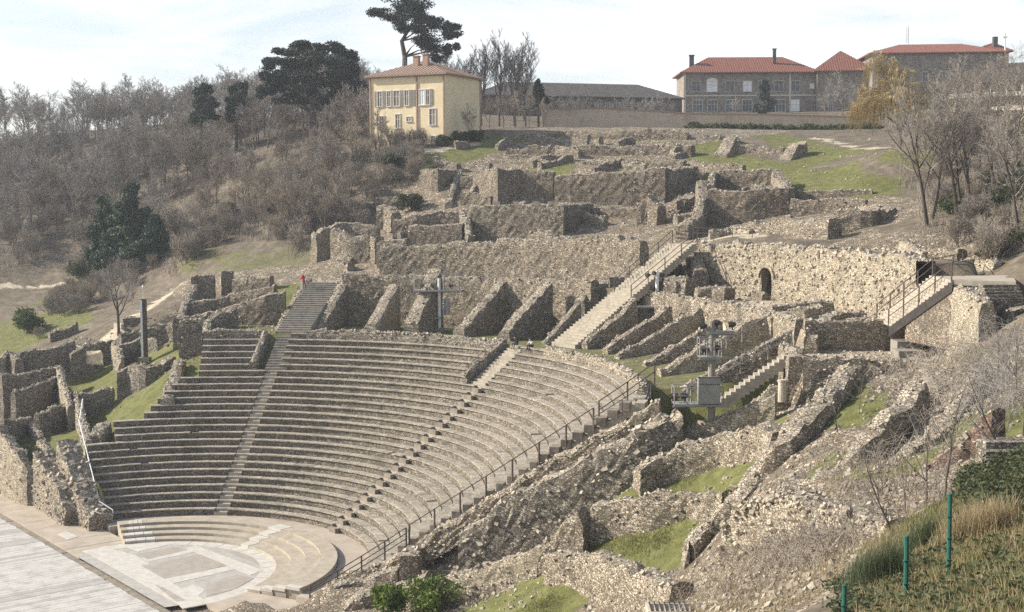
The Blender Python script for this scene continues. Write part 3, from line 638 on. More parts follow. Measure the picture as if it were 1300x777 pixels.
radial([(817,462),(860,438),(915,406)], 68.5, .9, 'rubble_warm', 'long sloping rubble wall between the two lighting masts')
radial([(836,470),(896,438),(975,398)], 60.5, 1.0, 'rubble_pale', 'longest sloping rubble wall running behind the grey cabinet tower')
radial([(852,497),(896,477),(960,442),(1005,418)], 51.0, .8, 'rubble_warm', 'sloping wall with handrail beside the small pale stair', jag=.1)
# small pale stair in the right ruin
P0 = PA(915, 500, 46); P1 = PA(1012, 442, 46)
r0, z0 = math.hypot(P0[0], P0[1]), P0[2]; r1_, z1_ = math.hypot(P1[0], P1[1]), P1[2]
flight('small_stair', 'small pale stair rising between rubble walls behind the grey cabinet tower', 46, r0, r1_, z0-.4, z1_, .8, 16, 'step_stone')
radial([(925,528),(980,494),(1030,468)], 42, .8, 'rubble_warm', 'sloping wall in front of the small pale stair ending at a broken column')
radial([(838,560),(900,532),(962,512),(985,498)], 33.0, .8, 'rubble_pale', 'low pale wall top at the foot of the grey cabinet tower', jag=.06)
# ------------------------------------------------------------------ curved retaining walls
def ring_top(r, a0, a1, z, n=30): return [pol(r, a, z if np.isscalar(z) else np.interp(a, z[0], z[1])) for a in np.linspace(a0, a1, n)]
ruin_wall('retaining_wall', 'curved rubble retaining wall behind the radial buttresses', ring_top(45.6, 94.5, 131, ([94, 105, 118, 131], [18.6, 18.3, 18.2, 18.4])), 1.2, 13.0, 'rubble_warm', .25)
ruin_wall('retaining_wall', 'upper curved rubble wall with ragged crest above the buttresses', ring_top(50.4, 92.5, 128, ([92, 100, 110, 120, 128], [22.1, 22.3, 22.0, 21.5, 21.0])), 1.2, 17.4, 'rubble_warm', .3)
# arch wall
AW = empty('arch_wall', pol(54, 75, 17)); tag(AW, 'tall curved sunlit wall with one dark arched doorway', 'ruined wall')
def arch_wall():
    rs = np.random.RandomState(77); a0, a1 = 50.5, 88.6; n = 96; nv = 9; A = np.linspace(a0, a1, n+1); V = []; Fc = []; I = []
    ac = 78.0; hwid = math.degrees(.72/53.4)
    A[np.abs(A-(ac-hwid)).argmin()] = ac-hwid; A[np.abs(A-(ac+hwid)).argmin()] = ac+hwid
    hwid = math.degrees(.95/53.4); zt = 21.95+(vnoise(A*.9, A*0)-.5)*.5+(rs.rand(n+1)-.5)*.15; zl = np.linspace(0, 1, nv+1)
    for ri, rr_ in ((0, 53.4), (1, 54.7)):
        for i in range(n+1):
            for j in range(nv+1):
                z = 17.0+(zt[i]-17.0)*zl[j]; q = rr_+(rs.rand()-.5)*.12*(1-ri); V.append(pol(q, A[i], z))
    B = (n+1)*(nv+1); hole = [i for i in range(n) if A[i] >= ac-hwid-1e-6 and A[i+1] <= ac+hwid+1e-6]
    for i in range(n):
        for j in range(nv):
            a = i*(nv+1)+j
            if not (i in hole and j < 6): Fc.append((a, a+1, a+nv+2, a+nv+1)); I.append(0)
            b = B+a; Fc.append((b, b+nv+1, b+nv+2, b+1)); I.append(0)
        a = i*(nv+1)+nv; Fc.append((a, B+a, B+a+nv+1, a+nv+1)); I.append(1)
    o = mk('wall', V, Fc, ['rubble_pale', 'rubble_top'], AW, I)
    # niche: jambs, vault, back, coloured dark for the shade inside
    mb = MB(); zs = 19.25; pts = [(-1, 17.2), (-1, zs)]+[(-math.cos(t), zs+.88*math.sin(t)) for t in np.linspace(.25, math.pi-.25, 9)]+[(1, zs), (1, 17.2)]
    rings = [[pol(q, ac-u*hwid*.97, z) for u, z in pts] for q in (53.38, 57.6)]
    m = len(pts); mb.add([v for r_ in rings for v in r_], [(i, i+1, m+i+1, m+i) for i in range(m-1)]+[tuple(range(m, 2*m))]); mb.build('doorway', 'dark_stone', AW)
    mb = MB(); V, Fc = sector(54.72, 59.4, 75.6, 80.4, 20.2, 21.75, 4); mb.add(V, Fc); mb.build('niche_lid', 'rubble_brown', AW)  # lid added over the cut ground to keep daylight out of the niche
    # ring of arch stones and spandrel fill
    zhole = 17.0+(21.95-17.0)*zl[6]; mb = MB()
    arc = [(-math.cos(t), zs+.88*math.sin(t)) for t in np.linspace(0, math.pi, 11)]
    F_ = [pol(53.36, ac-u*hwid*1.0, z) for u, z in arc]; T_ = [pol(53.36, ac-u*hwid*1.0, zhole+.25) for u, z in arc]
    mb.add(F_+T_, [(i, i+1, 11+i+1, 11+i) for i in range(10)]); mb.build('arch_fill', 'rubble_pale', AW)
    for i in range(10):
        (u0, q0), (u1, q1) = arc[i], arc[i+1]; mb = MB()
        f = lambda u, z, k: (u*k, zs+(z-zs)*k)
        c = [(f(u0, q0, .98)), f(u1, q1, .98), f(u1, q1, 1.28), f(u0, q0, 1.28)]
        mb.hexa([pol(53.42, ac-u*hwid, z) for u, z in c], [pol(53.22, ac-u*hwid, z) for u, z in c]); mb.build('arch_stone', 'rubble_pale', AW)
    # putlog slots near the crest: dark blocks paint the shade in them
    for a, z, wd, hg in [(86, 21.2, .5, .6), (73.5, 21.35, .3, .5), (69.8, 21.2, .3, .7)]:
        mb = MB(); mb.hexa([pol(53.36, a-hw(54, wd/2), z), pol(53.36, a+hw(54, wd/2), z), pol(53.36, a+hw(54, wd/2), z+hg), pol(53.36, a-hw(54, wd/2), z+hg)], [pol(53.5, a-hw(54, wd/2), z), pol(53.5, a+hw(54, wd/2), z), pol(53.5, a+hw(54, wd/2), z+hg), pol(53.5, a-hw(54, wd/2), z+hg)]); mb.build('slot_shade', 'trench', AW)
    sb = MB()
    for _ in range(700):
        a = a0+(a1-a0)*rs.rand(); z = 17.2+4.7*rs.rand()
        if abs(a-ac) < 1.2 and z < 20: continue
        sb.add(rock(rs, .12+.2*rs.rand()**2)+pol(53.38, a, z), MB.BF)
    for _ in range(260):
        a = a0+(a1-a0)*rs.rand(); sb.add(rock(rs, .15+.25*rs.rand()**2)+pol(53.4+1.2*rs.rand(), a, np.interp(a, A, zt)+.04), MB.BF)
    tag(sb.build('loose_stones', 'loose_stone', AW), kind='stuff')
arch_wall()
ruin_wall('doorway_wall', 'low dark wall block standing left of the arched doorway', [PR(958, 372, 52.2), PR(972, 372, 52.2)], .8, 17.0, 'rubble_brown', .1)

ruin_wall('concourse_edge', 'curved rubble edge of the concourse below the arched doorway wall', ring_top(45.9, 52, 85, 17.75), .9, 13.2, 'rubble_warm', .15)
ruin_wall('concourse_edge', 'straight rubble end wall of the concourse near the timber stair', [pol(r, 51.4, 17.7) for r in (46, 48, 50, 52.6)], .9, 14.5, 'rubble_warm', .15)

ruin_wall('concourse_edge', 'low curved rubble face under the ruined rooms by the timber stair', ring_top(44.6, 41.5, 51, 16.2), 1.0, 11, 'rubble_warm', .2)
ruin_wall('concourse_edge', 'rough rubble side of the ruined rooms facing the grass court', [pol(r, 41.2, 16.1) for r in (45, 48, 51, 53.5)], 1.0, 12, 'rubble_grey', .25)
# ------------------------------------------------------------------ left ruins
def zw(name, label, px, th=.8, base=None, m='rubble_grey', jag=.12, **k):
    """wall whose top edge is given as (x, y, height above stage)"""
    return ruin_wall(name, label, [PZ(x, y, z) for x, y, z in px], th, base, m, jag, **k)
def dw(name, label, px, th=.9, base=None, m='rubble_grey', jag=.2, **k):
    """wall whose top edge is given as (x, y, distance)"""
    return ruin_wall(name, label, [PD(x, y, d) for x, y, d in px], th, base, m, jag, **k)
zw('side_wall', 'sunlit slim wall between two grass cells beside the shaded seats', [(95,499,7.0),(104,528,6.2),(113,560,5.6)], .7, m='rubble_pale')
zw('side_wall', 'sunlit slim wall at the head of the two left grass cells', [(75,464,8.6),(82,490,7.6),(90,514,6.6)], .7, m='rubble_pale')
zw('side_wall', 'stepped low wall with light coping crossing the left grass cells', [(16,497,7.1),(44,491,7.2),(60,484,7.5),(77,478,7.6)], .7)
zw('side_wall', 'dark low wall below the tan floor in the left ruins', [(0,478,8.1),(40,472,8.2),(76,466,8.4)], .8)
zw('side_wall', 'low wall dividing the two left grass cells', [(46,526,6.0),(75,517,6.2),(98,511,6.3)], .7)
zw('side_wall', 'low wall across the grass cell under the window opening', [(98,500,7.3),(122,497,7.4),(145,493,7.6)], .8)
# wall with a window opening
ww = empty('window_wall', PZ(110, 470, 7)); tag(ww, 'ruined wall with a square window opening above the grass cell', 'ruined wall')
A_ = PZ(88, 443, 9.9); B_ = PZ(146, 433, 10.4)
def lerp(a, b, t): return a*(1-t)+b*t
for t0, t1, dz0, dz1, z0 in [(0, .33, -.7, .15, 6.0), (.70, 1, .1, .0, 6.0)]:
    ruin_wall('wall_pier', None, [lerp(A_, B_, t0)+[0, 0, dz0], lerp(A_, B_, t1)+[0, 0, dz1]], .8, z0, 'rubble_grey', .08, parent=ww)
ruin_wall('wall_lintel', None, [lerp(A_, B_, .30)+[0, 0, .12], lerp(A_, B_, .73)+[0, 0, .1]], .78, 9.55, 'rubble_grey', .06, parent=ww)
ruin_wall('wall_sill', None, [np.append(lerp(A_, B_, .30)[:2], 7.9), np.append(lerp(A_, B_, .73)[:2], 7.9)], .78, 6, 'rubble_grey', .04, parent=ww)
zw('side_pier', 'sunlit narrow stone pier at the end of the window wall', [(145,434,10.5),(151,440,10.3),(154,462,9.4)], .7, m='rubble_pale')
zw('cavea_end_wall', 'tall dark wall closing the left end of the seats with ragged top', [(148,470,9.4),(165,463,9.9),(185,467,9.8),(205,460,10.2),(219,453,10.6)], 1.1, 5.5, m='rubble_grey', jag=.25)
zw('cavea_end_wall', 'pale rubble edge wall stepping up beside the shaded upper seats', [(212,505,8.6),(220,480,9.6),(228,455,10.9)], 1.2, 6.0, m='rubble_pale', jag=.3)
zw('entrance_wall', 'tall sunlit side entrance wall dropping in steps towards the stage', [(-30,520,6.6),(0,541,5.9),(14,560,5.0),(28,578,4.2),(40,596,3.1)], 1.0, -.5, m='rubble_pale', jag=.18, steps=.3)
zw('entrance_pier', 'shade-toned stone pier ending the side entrance wall by the paving', [(44,596,3.2),(56,590,3.3)], 1.6, -.5, m='rubble_grey', jag=.15)  # dark tone paints the shade on this end
zw('side_wall', 'sunlit slim sloping wall behind the dark entrance pier', [(35,530,5.2),(48,550,4.6),(62,572,3.9)], .8, m='rubble_pale')
zw('side_wall', 'short dark wall between entrance wall and the slim sunlit wall', [(10,535,5.9),(22,533,5.6),(36,530,5.3)], .8)
ruin_wall('seat_core', 'bulging broken rubble core at the left end of the lower seats', [pol(14.6, 170.6, .9), pol(17, 171.6, 2.2), pol(20, 172.3, 4.0), pol(23.2, 172.8, 5.8)], 1.9, -.4, 'rubble_warm', .45, dens=2.2, smax=.5)
ruin_wall('seat_core', 'lower broken rubble core sloping to the tan side paving', [pol(17.5, 174.6, 1.2), pol(20, 175.0, 2.6), pol(23.2, 175.3, 4.2), pol(26, 175.5, 4.6)], 2.2, -.4, 'rubble_warm', .5, dens=2.2, smax=.5)
ruin_wall('row_end_rubble', 'small rubble spill at the stepped end of the middle seat rows', [pol(24.0, 167.2, 5.5), pol(26, 164.6, 6.6)], 1.4, 4.2, 'rubble_warm', .4, dens=2)
# upper left ruins
UL = [([(243,351,151),(258,350,151),(272,349,151)], 'pale-topped straight wall below the grassy slope', 13.6, 'rubble_brown', .05),
      ([(282,344,152),(296,344,152)], 'square block pier with pale cap below the grassy slope', 14.2, 'rubble_brown', .02),
      ([(297,354,150),(322,355,149),(345,350,148)], 'ragged wall running on from the pale capped pier', None, 'rubble_brown', .2),
      ([(246,385,142),(270,380,142),(293,373,142),(350,364,140)], 'upper ragged crest wall left of the person in red', None, 'rubble_brown', .15),
      ([(225,404,138),(268,396,138),(300,388,137),(338,377,136),(362,370,136)], 'lower ragged crest wall left of the person in red', None, 'rubble_brown', .15),
      ([(225,406,138),(236,384,143),(247,362,150)], 'diagonal rubble wall climbing beside the sandy path', None, 'rubble_grey', .2),
      ([(228,410,133),(245,405,133),(263,402,133)], 'dark squat rubble block above the upper left seats', 10.4, 'rubble_grey', .25),
      ([(262,424,129),(264,404,132),(298,392,135)], 'broken wall running up from the corner of the shaded seats', None, 'rubble_grey', .2),
      ([(200,414,142),(214,412,142),(226,405,141)], 'low stones wall below the sandy path end', None, 'rubble_grey', .2),
      ([(27,447,146),(58,444,146),(76,440,147),(94,433,148)], 'dark low wall along the sandy path edge', None, 'rubble_grey', .1),
      ([(62,424,157),(80,416,158),(98,410,159)], 'ragged low wall above the sandy path', None, 'rubble_grey', .25),
      ([(155,405,153),(180,403,154),(207,404,154)], 'straight dark kerb wall behind the square lamp post', None, 'rubble_brown', .05),
      ([(152,425,147),(175,422,148),(205,415,148)], 'stone wall behind the square lamp post grass', None, 'rubble_grey', .2),
      ([(150,438,144),(180,430,145),(212,436,142),(226,447,139)], 'curving low wall around the lamp post grass', None, 'rubble_grey', .25),
      ([(2,455,145),(8,444,146),(16,446,146),(24,458,144)], 'small hump of curved rubble at the far left path', None, 'rubble_grey', .2)]
for px, lb, bs, m_, jg in UL: dw('rubble_wall', lb, px, .9, bs, m_, jg)
def pix0(p):
    v = np.asarray(p)-CAM; w_ = v@_F; return CW/2+FPX*(v@_R)/w_, CH/2-FPX*(v@_U)/w_
# ------------------------------------------------------------------ hillside terraces behind the theatre
TW = [([(628,215,162),(660,216,162),(704,218,162)], 'upper terrace wall with a grass strip along its top', 24.4, 'rubble_brown', .12, 1.2),
      ([(706,224,161),(760,221,161),(820,217,161),(846,214,161)], 'long upper terrace wall with dark ragged cornice', 24.4, 'rubble_brown', .15, 1.3),
      ([(846,216,161),(866,214,166),(882,212,171)], 'shaded return wall ending the long upper terrace', 24.4, 'rubble_grey', .15, 1.1),  # shade of the return put into the grey
      ([(598,263,151),(640,261,151),(690,261,151),(717,261,151)], 'tall lower terrace wall topped by white blocks', 20.3, 'rubble_warm', .05, 1.1),
      ([(718,261,151.5),(734,260,155),(749,259,158)], 'dark shaded return of the tall lower terrace wall', 20.3, 'rubble_grey', .05, 1.0),  # greyer than the wall it ends, shade painted in
      ([(750,264,158),(800,266,157),(862,268,156)], 'tan lower wall right of the dark shaded return', 20.3, 'rubble_brown', .15, 1.1),
      ([(810,258,154),(826,250,154),(840,258,153)], 'small broken stub standing out of the tan wall', 21.5, 'rubble_brown', .4, 1.4),
      ([(890,232,154),(893,244,152),(885,268,148),(866,290,142)], 'rough end wall stepping down to the sunlit terrace', 20.8, 'rubble_warm', .4, 1.2),
      ([(900,243,152),(950,243,152),(1002,240,153)], 'brown terrace wall beneath the square dark hollow', 21.8, 'rubble_brown', .15, 1.2),
      ([(906,219,162),(950,217,162),(986,217,162)], 'back wall of the square dark hollow', 26.0, 'rubble_brown', .15, 1.0),
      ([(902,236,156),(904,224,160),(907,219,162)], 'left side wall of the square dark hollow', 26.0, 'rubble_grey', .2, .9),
      ([(986,218,162),(992,228,158),(1000,240,153)], 'right side rubble of the square dark hollow by the lawn', 26.0, 'rubble_warm', .35, 1.3),
      ([(1002,243,156),(1050,243,156),(1108,241,156)], 'retaining wall with ribbed top holding the lawn', 23.4, 'rubble_brown', .08, .9),
      ([(1004,256,151),(1050,254,151),(1100,254,150)], 'lower ledge wall in front of the lawn retaining wall', 22.6, 'rubble_brown', .1, .9),
      ([(1092,262,148),(1118,262,145)], 'white-capped little wall at the corner below the lawn', 23, 'rubble_pale', .05, .8),
      ([(430,262,160),(446,261,160),(458,259,160)], 'isolated pale wall stub on the wooded slope edge', 23.6, 'rubble_brown', .1, 1.2),
      ([(458,259,160),(470,258,164),(478,257,167)], 'shaded return of the stub on the wooded slope', 23.6, 'rubble_grey', .08, .9),  # grey tone carries the shade of this side
      ([(478,252,163),(505,250,163),(532,249,163)], 'flat topped wall above the ruined left corner', 23.8, 'rubble_brown', .08, 1.0),
      ([(480,262,157),(492,258,157),(503,272,155)], 'rounded broken wall lump at the left corner', 22, 'rubble_warm', .3, 1.3),
      ([(398,298,147),(410,290,148),(424,286,149),(442,284,150),(480,286,150)], 'rugged corner wall at the edge of the woods', 17.6, 'rubble_warm', .3, 1.3),
      ([(424,294,146),(445,300,145),(475,298,145),(482,305,144)], 'big pale wall face above the broad grey stair', 16.8, 'rubble_warm', .3, 1.2),
      ([(482,308,143),(500,306,143),(519,304,143)], 'dark upright ruined block with stepped top', 16.0, 'rubble_grey', .15, 1.8),  # shaded block, its shade part of the grey tone
      ([(520,288,149),(550,287,149),(588,284,149)], 'flat topped middle wall left of the tall terrace wall', 18.0, 'rubble_brown', .06, 1.0),
      ([(500,281,152),(530,274,152),(556,270,153),(586,270,153)], 'upper ragged wall above the flat topped middle wall', 20, 'rubble_brown', .2, 1.0),
      ([(587,268,152),(594,282,149),(598,300,147)], 'narrow dark wall joint beside the tall terrace wall', 18.5, 'rubble_grey', .1, .8),
      ([(528,217,171),(555,215,171),(580,217,170)], 'upper wall beneath the grassy track to the yellow house', 26, 'rubble_brown', .12, 1.1),
      ([(583,216,170),(576,236,165),(569,258,160)], 'pale sloping wall edge running down the terraces', None, 'rubble_pale', .1, .9),
      ([(586,226,166),(604,222,166),(630,214,164)], 'dark ragged upper wall right of the pale sloping edge', 25, 'rubble_brown', .2, 1.1),
      ([(586,247,161),(600,246,161),(626,249,160)], 'middle ledge wall between terraces by the pale sloping edge', 22, 'rubble_brown', .3, 1.1),
      ([(648,198,178),(690,198,178),(714,197,178)], 'low straight wall at the foot of the rubble mound', 29, 'rubble_brown', .08, .9),
      ([(640,180,186),(665,172,188),(715,168,190),(790,166,188),(838,166,188),(875,168,187)], 'long rubble crest on top of the mound below the park wall', 32, 'rubble_brown', .3, 1.6),
      ([(802,174,187),(830,172,187),(868,175,187)], 'upper rubble step of the mound on its right', 32, 'rubble_brown', .3, 1.4),
      ([(645,192,180),(700,187,180),(760,185,180),(830,186,180),(880,188,179)], 'middle rubble step of the mound', 30, 'rubble_brown', .35, 1.5),
      ([(715,200,177),(740,206,175),(800,204,175),(870,204,174)], 'lower pale rubble edge of the mound above the terrace', 28.5, 'rubble_warm', .15, 1.2),
      ([(892,172,188),(925,172,188),(934,176,186)], 'weathered dark stub wall right of the mound', 31, 'rubble_grey', .25, 1.2),
      ([(914,196,178),(922,183,180),(930,178,182)], 'rounded rubble buttress left of the lawn', 29.5, 'rubble_warm', .35, 2.0),
      ([(930,186,181),(960,188,181),(996,190,180)], 'low rubble line above the small lawn strip', 30, 'rubble_warm', .25, 1.2),
      ([(996,202,177),(1003,188,179),(1018,183,181)], 'rubble clump casting a shadow on the lawn', 29.5, 'rubble_warm', .4, 1.8),
      ([(880,206,173),(910,209,171),(945,209,170)], 'low stone line along the strip above the hollow', 28, 'rubble_warm', .25, 1.0),
      ([(930,288,140),(960,284,138),(1000,280,136),(1060,279,132)], 'sunlit rubble bank wall above the arched doorway wall', 21.4, 'rubble_warm', .3, 1.6),
      ([(1060,272,136),(1100,266,136),(1142,268,132)], 'sunlit rubble bank wall below the lawn corner', 22, 'rubble_warm', .35, 1.6),
      ([(1142,268,130),(1146,284,124),(1140,305,117)], 'dark cleft edge of the sunlit rubble bank', 21, 'rubble_pale', .3, 1.2),
      ([(900,294,138),(930,290,139),(955,292,137)], 'bright low terrace wall at the head of the sunlit stair', 21.4, 'rubble_pale', .06, .9),
      ([(1148,303,114),(1162,312,111),(1178,322,108)], 'smooth pale wall under the leaning bare trees', 20.8, 'rubble_pale', .12, 1.0),
      ([(1183,318,108),(1200,316,107),(1222,320,105)], 'tan bank wall beside the top landing of the wooden stair', 20.8, 'rubble_brown', .15, 1.0),
      ([(1220,330,98),(1240,326,98),(1268,336,95)], 'sunlit low wall behind the stair landing', 20.6, 'rubble_pale', .2, .9),
      ([(770,352,125),(800,348,126),(806,362,123)], 'dark rubble wall block beside the shaded middle of the sunlit stair', 14, 'rubble_grey', .2, 1.4),
      ([(735,380,123),(745,366,124),(772,362,124)], 'dark lower rubble block left of the sunlit stair', 13.2, 'rubble_grey', .2, 1.2),
      ([(872,322,127),(884,330,123),(890,345,120)], 'dark pointed buttress under the top of the sunlit stair', 16.5, 'rubble_grey', .15, 1.4),
      ([(852,352,119),(880,356,117)], 'dark masonry vault stub behind the slim lighting mast', 14, 'rubble_grey', .3, 2.0),
      ([(884,366,115),(905,362,115),(926,368,114)], 'low rounded vault stub under the arched doorway wall', 15, 'rubble_warm', .25, 1.8)]
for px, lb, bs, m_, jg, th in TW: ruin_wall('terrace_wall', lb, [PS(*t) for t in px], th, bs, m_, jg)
# many low wall remnants fill the terraces
rw_ = np.random.RandomState(404); nlow = 0
while nlow < 46:
    x = 430+590*rw_.rand(); d = 146+40*rw_.rand()
    if x > 880 and d > 172: continue
    if x < 560 and d > 172: continue
    c = PD(x, 260, d); L = 2.0+4.5*rw_.rand(); ax = np.array([1., .12, 0]) if rw_.rand() < .62 else np.array([.05, 1., 0])
    r_ = math.hypot(c[0], c[1]); a_ = math.degrees(math.atan2(c[1], c[0]))
    if r_ < 57: continue
    if 1000 < pix0(c)[0] < 1120 and d > 150: continue
    P_ = [c-ax*L/2, c, c+ax*L/2]; P_ = [np.array([q[0], q[1], gz(q[0], q[1])+.45+.75*rw_.rand()]) for q in P_]
    ruin_wall('wall_remnant', 'low ragged wall remnant among the hillside terraces', P_, .7+.4*rw_.rand(), None, ['rubble_brown', 'rubble_warm', 'rubble_grey'][nlow % 3], .3, group='wall remnants on the terraces', dens=1.2); nlow += 1
# white blocks on the tall terrace wall
for x in (631, 655, 680, 700):
    mb = MB(); c = PS(x, 259, 151); mb.box(c, RH, FH, .35, .3, c[2]-.3, c[2]+.28); tag(mb.build('white_block', 'coping'), 'small white block set on the tall lower terrace wall', 'stone block', 'white blocks on the terrace wall')
# ------------------------------------------------------------------ right ruins
RW = [([(978,392,17.9),(1000,388,18.1),(1022,384,18.3),(1058,384,18.3)], 'dark topped wall in front of the arched doorway', .9, 14.5, 'rubble_warm', .1),
      ([(972,402,17.4),(988,398,17.6),(1004,400,17.5)], 'pale square pier at the head of the long radial walls', 1.6, 13.5, 'rubble_pale', .08),
      ([(1009,396,17.9),(1024,392,18.0),(1040,390,18.1)], 'rounded pale masonry hump behind the curved chamber', 1.6, 14, 'rubble_pale', .2),
      ([(1030,432,16.6),(1037,420,17.0),(1048,415,17.2),(1057,415,17.2)], 'round end of the small dark chamber', .8, 12.8, 'rubble_warm', .1),
      ([(1057,416,17.2),(1060,430,16.4),(1064,455,15.2)], 'straight lit side of the small dark chamber', .6, 12.8, 'rubble_pale', .06),
      ([(1040,412,17.4),(1052,402,17.8),(1068,396,18.0),(1100,396,18.0)], 'curving wall crest behind the small dark chamber', 1.0, 14, 'rubble_warm', .12),
      ([(1074,407,17.5),(1100,403,17.7),(1124,411,17.3)], 'dark faced curved wall at the foot of the wooden stair', .9, 14, 'rubble_grey', .08),
      ([(1064,450,15.2),(1080,450,15.2)], 'short low wall step beside the small dark chamber', .9, 12.5, 'rubble_pale', .08),
      ([(1080,450,15.3),(1088,434,16.2),(1096,422,16.8),(1122,418,16.9),(1136,424,16.6)], 'curved lit coping wall near the wooden stair foot', .8, 13, 'rubble_pale', .08),
      ([(1090,432,16.3),(1112,429,16.4),(1136,430,16.3)], 'front of the square rubble block below the wooden stair', .8, 13, 'rubble_grey', .08),
      ([(1087,450,15.2),(1110,447,15.3),(1138,449,15.2)], 'broad rubble face below the square block', .9, 12, 'rubble_grey', .12),
      ([(1166,424,17.0),(1200,424,17.0)], 'dark fronted short wall beside the stone slabs and grass', .9, 14.5, 'rubble_grey', .06),
      ([(1160,416,17.4),(1200,416,17.4)], 'thin wall behind the dark fronted short wall', .5, 15, 'rubble_brown', .05),
      ([(1202,412,17.6),(1222,440,16.8),(1240,464,16.2)], 'smooth sloping pale wall edging the small grass court', 1.3, 13.5, 'rubble_pale', .08),
      ([(1213,364,20.6),(1235,372,20.5),(1254,386,20.2)], 'tall sunlit wall under the landing right of the wooden stair', .9, 15.5, 'rubble_pale', .1),
      ([(1258,385,19.6),(1275,388,19.6),(1300,396,19.5)], 'rough brown wall with ivy at the right edge', 1.6, 14, 'rubble_brown', .3),
      ([(1256,420,18.0),(1262,470,16.6),(1268,510,15.6)], 'rough brown pier falling away below the ivy wall', 2.0, 12, 'rubble_brown', .4),
      ([(1284,430,18.0),(1292,480,16.8),(1298,520,16.0)], 'outer rough brown pier at the right edge', 2.0, 12, 'rubble_brown', .4),
      ([(1150,500,16.4),(1175,480,17.0),(1200,468,17.0),(1230,475,16.6)], 'heap of grey rubble wall beside the small grass court', 2.0, 12.5, 'rubble_grey', .5),
      ([(1076,470,16.8),(1037,512,15.7),(996,556,14.4),(960,590,13.0),(930,630,11.6)], 'long rubble wall descending through the right ruins', 1.3, None, 'rubble_warm', .3),
      ([(930,632,11.4),(900,660,10.2),(874,690,9.2)], 'lower end of the descending wall beside the dark pocket', 1.0, 6.5, 'rubble_warm', .12),
      ([(874,690,9.2),(868,705,8.6)], 'pale end pier of the dark pocket', .9, 6.5, 'rubble_pale', .1),
      ([(960,646,12.0),(1010,620,13.2),(1060,588,14.5),(1095,566,15.3),(1130,530,16.4),(1165,488,17.5)], 'second long rubble wall parallel to the descending one', 1.1, None, 'rubble_warm', .3),
      ([(752,642,9.0),(790,632,9.6),(830,628,10.1),(880,624,10.5),(925,628,10.9)], 'concentric cross wall above the larger grass cell', 1.0, 6.5, 'rubble_warm', .2),
      ([(808,592,10.9),(840,575,11.6),(870,565,12.1),(920,552,12.9),(975,542,13.9),(992,552,14.1)], 'upper concentric cross wall under the cabinet tower', 1.2, 8.5, 'rubble_warm', .2),
      ([(700,702,6.5),(740,704,7.1),(760,708,7.45),(790,716,7.9),(830,726,8.35),(866,744,9.0)], 'lower concentric cross wall under the larger grass cell', 1.2, 3, 'rubble_warm', .2),
      ([(524,752,3.0),(570,742,3.3),(620,738,3.8),(668,728,4.6),(690,712,5.6)], 'rounded rubble wall above the green bush', 1.2, -.5, 'rubble_warm', .25),
      ([(690,712,5.4),(680,735,4.6),(650,752,3.6),(610,768,2.6)], 'rubble wall curving round the lowest grass cell', 1.1, 0, 'rubble_warm', .25)]
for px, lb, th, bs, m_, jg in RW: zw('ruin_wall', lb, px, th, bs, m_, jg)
radial([(537,741),(600,724),(690,694)], 20.5, .9, 'rubble_pale', 'long low radial wall below the handrail wall', jag=.1)
radial([(690,694),(715,672),(740,648),(748,672)], 20.5, 1.3, 'rubble_warm', 'rough upper radial wall climbing towards the cabinet tower', jag=.3, dens=1.5)
ruin_wall('handrail_wall', 'rubble wall carrying the handrail at the ruined end of seats', [pol(15.0, 33.6, .7), pol(19, 33.8, 2.7), pol(24, 34.2, 6.1), pol(30, 34.6, 10.1), pol(36.5, 35.4, 13.6)], 1.1, None, 'rubble_warm', .15, dens=1.5)
ruin_wall('handrail_wall', 'thick broken rubble flank below the handrail wall', [pol(24.5, 30.8, 5.2), pol(28, 31.4, 7.6), pol(32, 31.6, 10.2), pol(36, 31.8, 12.6), pol(38, 33, 13.4)], 3.0, None, 'rubble_grey', .4, dens=2.2, smax=.45)
ruin_wall('handrail_wall', 'square stub projecting below the handrail with a dark shaded face', [pol(20.6, 33, 3.8), pol(21.2, 27, 3.7)], 1.2, 0, 'rubble_warm', .1)
ruin_wall('handrail_wall', 'low rubble foot beside the orchestra end of the handrail', [pol(15.6, 24, .9), pol(17.5, 28.5, 1.6), pol(20, 30, 2.6)], 1.6, -1, 'rubble_warm', .25, dens=2)
ruin_wall('handrail_wall', 'long low rubble slope beneath the lower handrail', [pol(18.5, 18, 1.0), pol(20.5, 22.5, 2.0), pol(23, 25, 3.0)], 2.0, -1, 'rubble_warm', .35, dens=2)
# foreground wall with big stones that can be told apart
fw = empty('foreground_wall', PD(1020, 700, 50)); tag(fw, 'large pale stone wall with brambles in front of the right ruins', 'ruined wall')
FT = [PD(925, 664, 57.5), PD(945, 646, 57), PD(1000, 626, 55), PD(1060, 636, 51), PD(1110, 652, 48), PD(1150, 668, 45)]
ruin_wall('wall_core', None, FT, 1.5, [7.0, 8, 9.5, 11, 12, 13], 'rubble_pale', .3, parent=fw, dens=2.0)
rsf = np.random.RandomState(21); rocks = []
for i in range(10):
    me = bpy.data.meshes.new('stone'); me.from_pydata(rock(rsf, 1).tolist(), [], MB.BF); me.materials.append(M['loose_stone' if i % 4 else 'coping'])
    bm = bmesh.new(); bm.from_mesh(me); bmesh.ops.bevel(bm, geom=bm.edges[:], offset=.12, segments=1, affect='EDGES'); bm.to_mesh(me); bm.free(); rocks.append(me)
T_, s_ = resample(FT, .5)
nrm = np.array([-FH[0], -FH[1]])
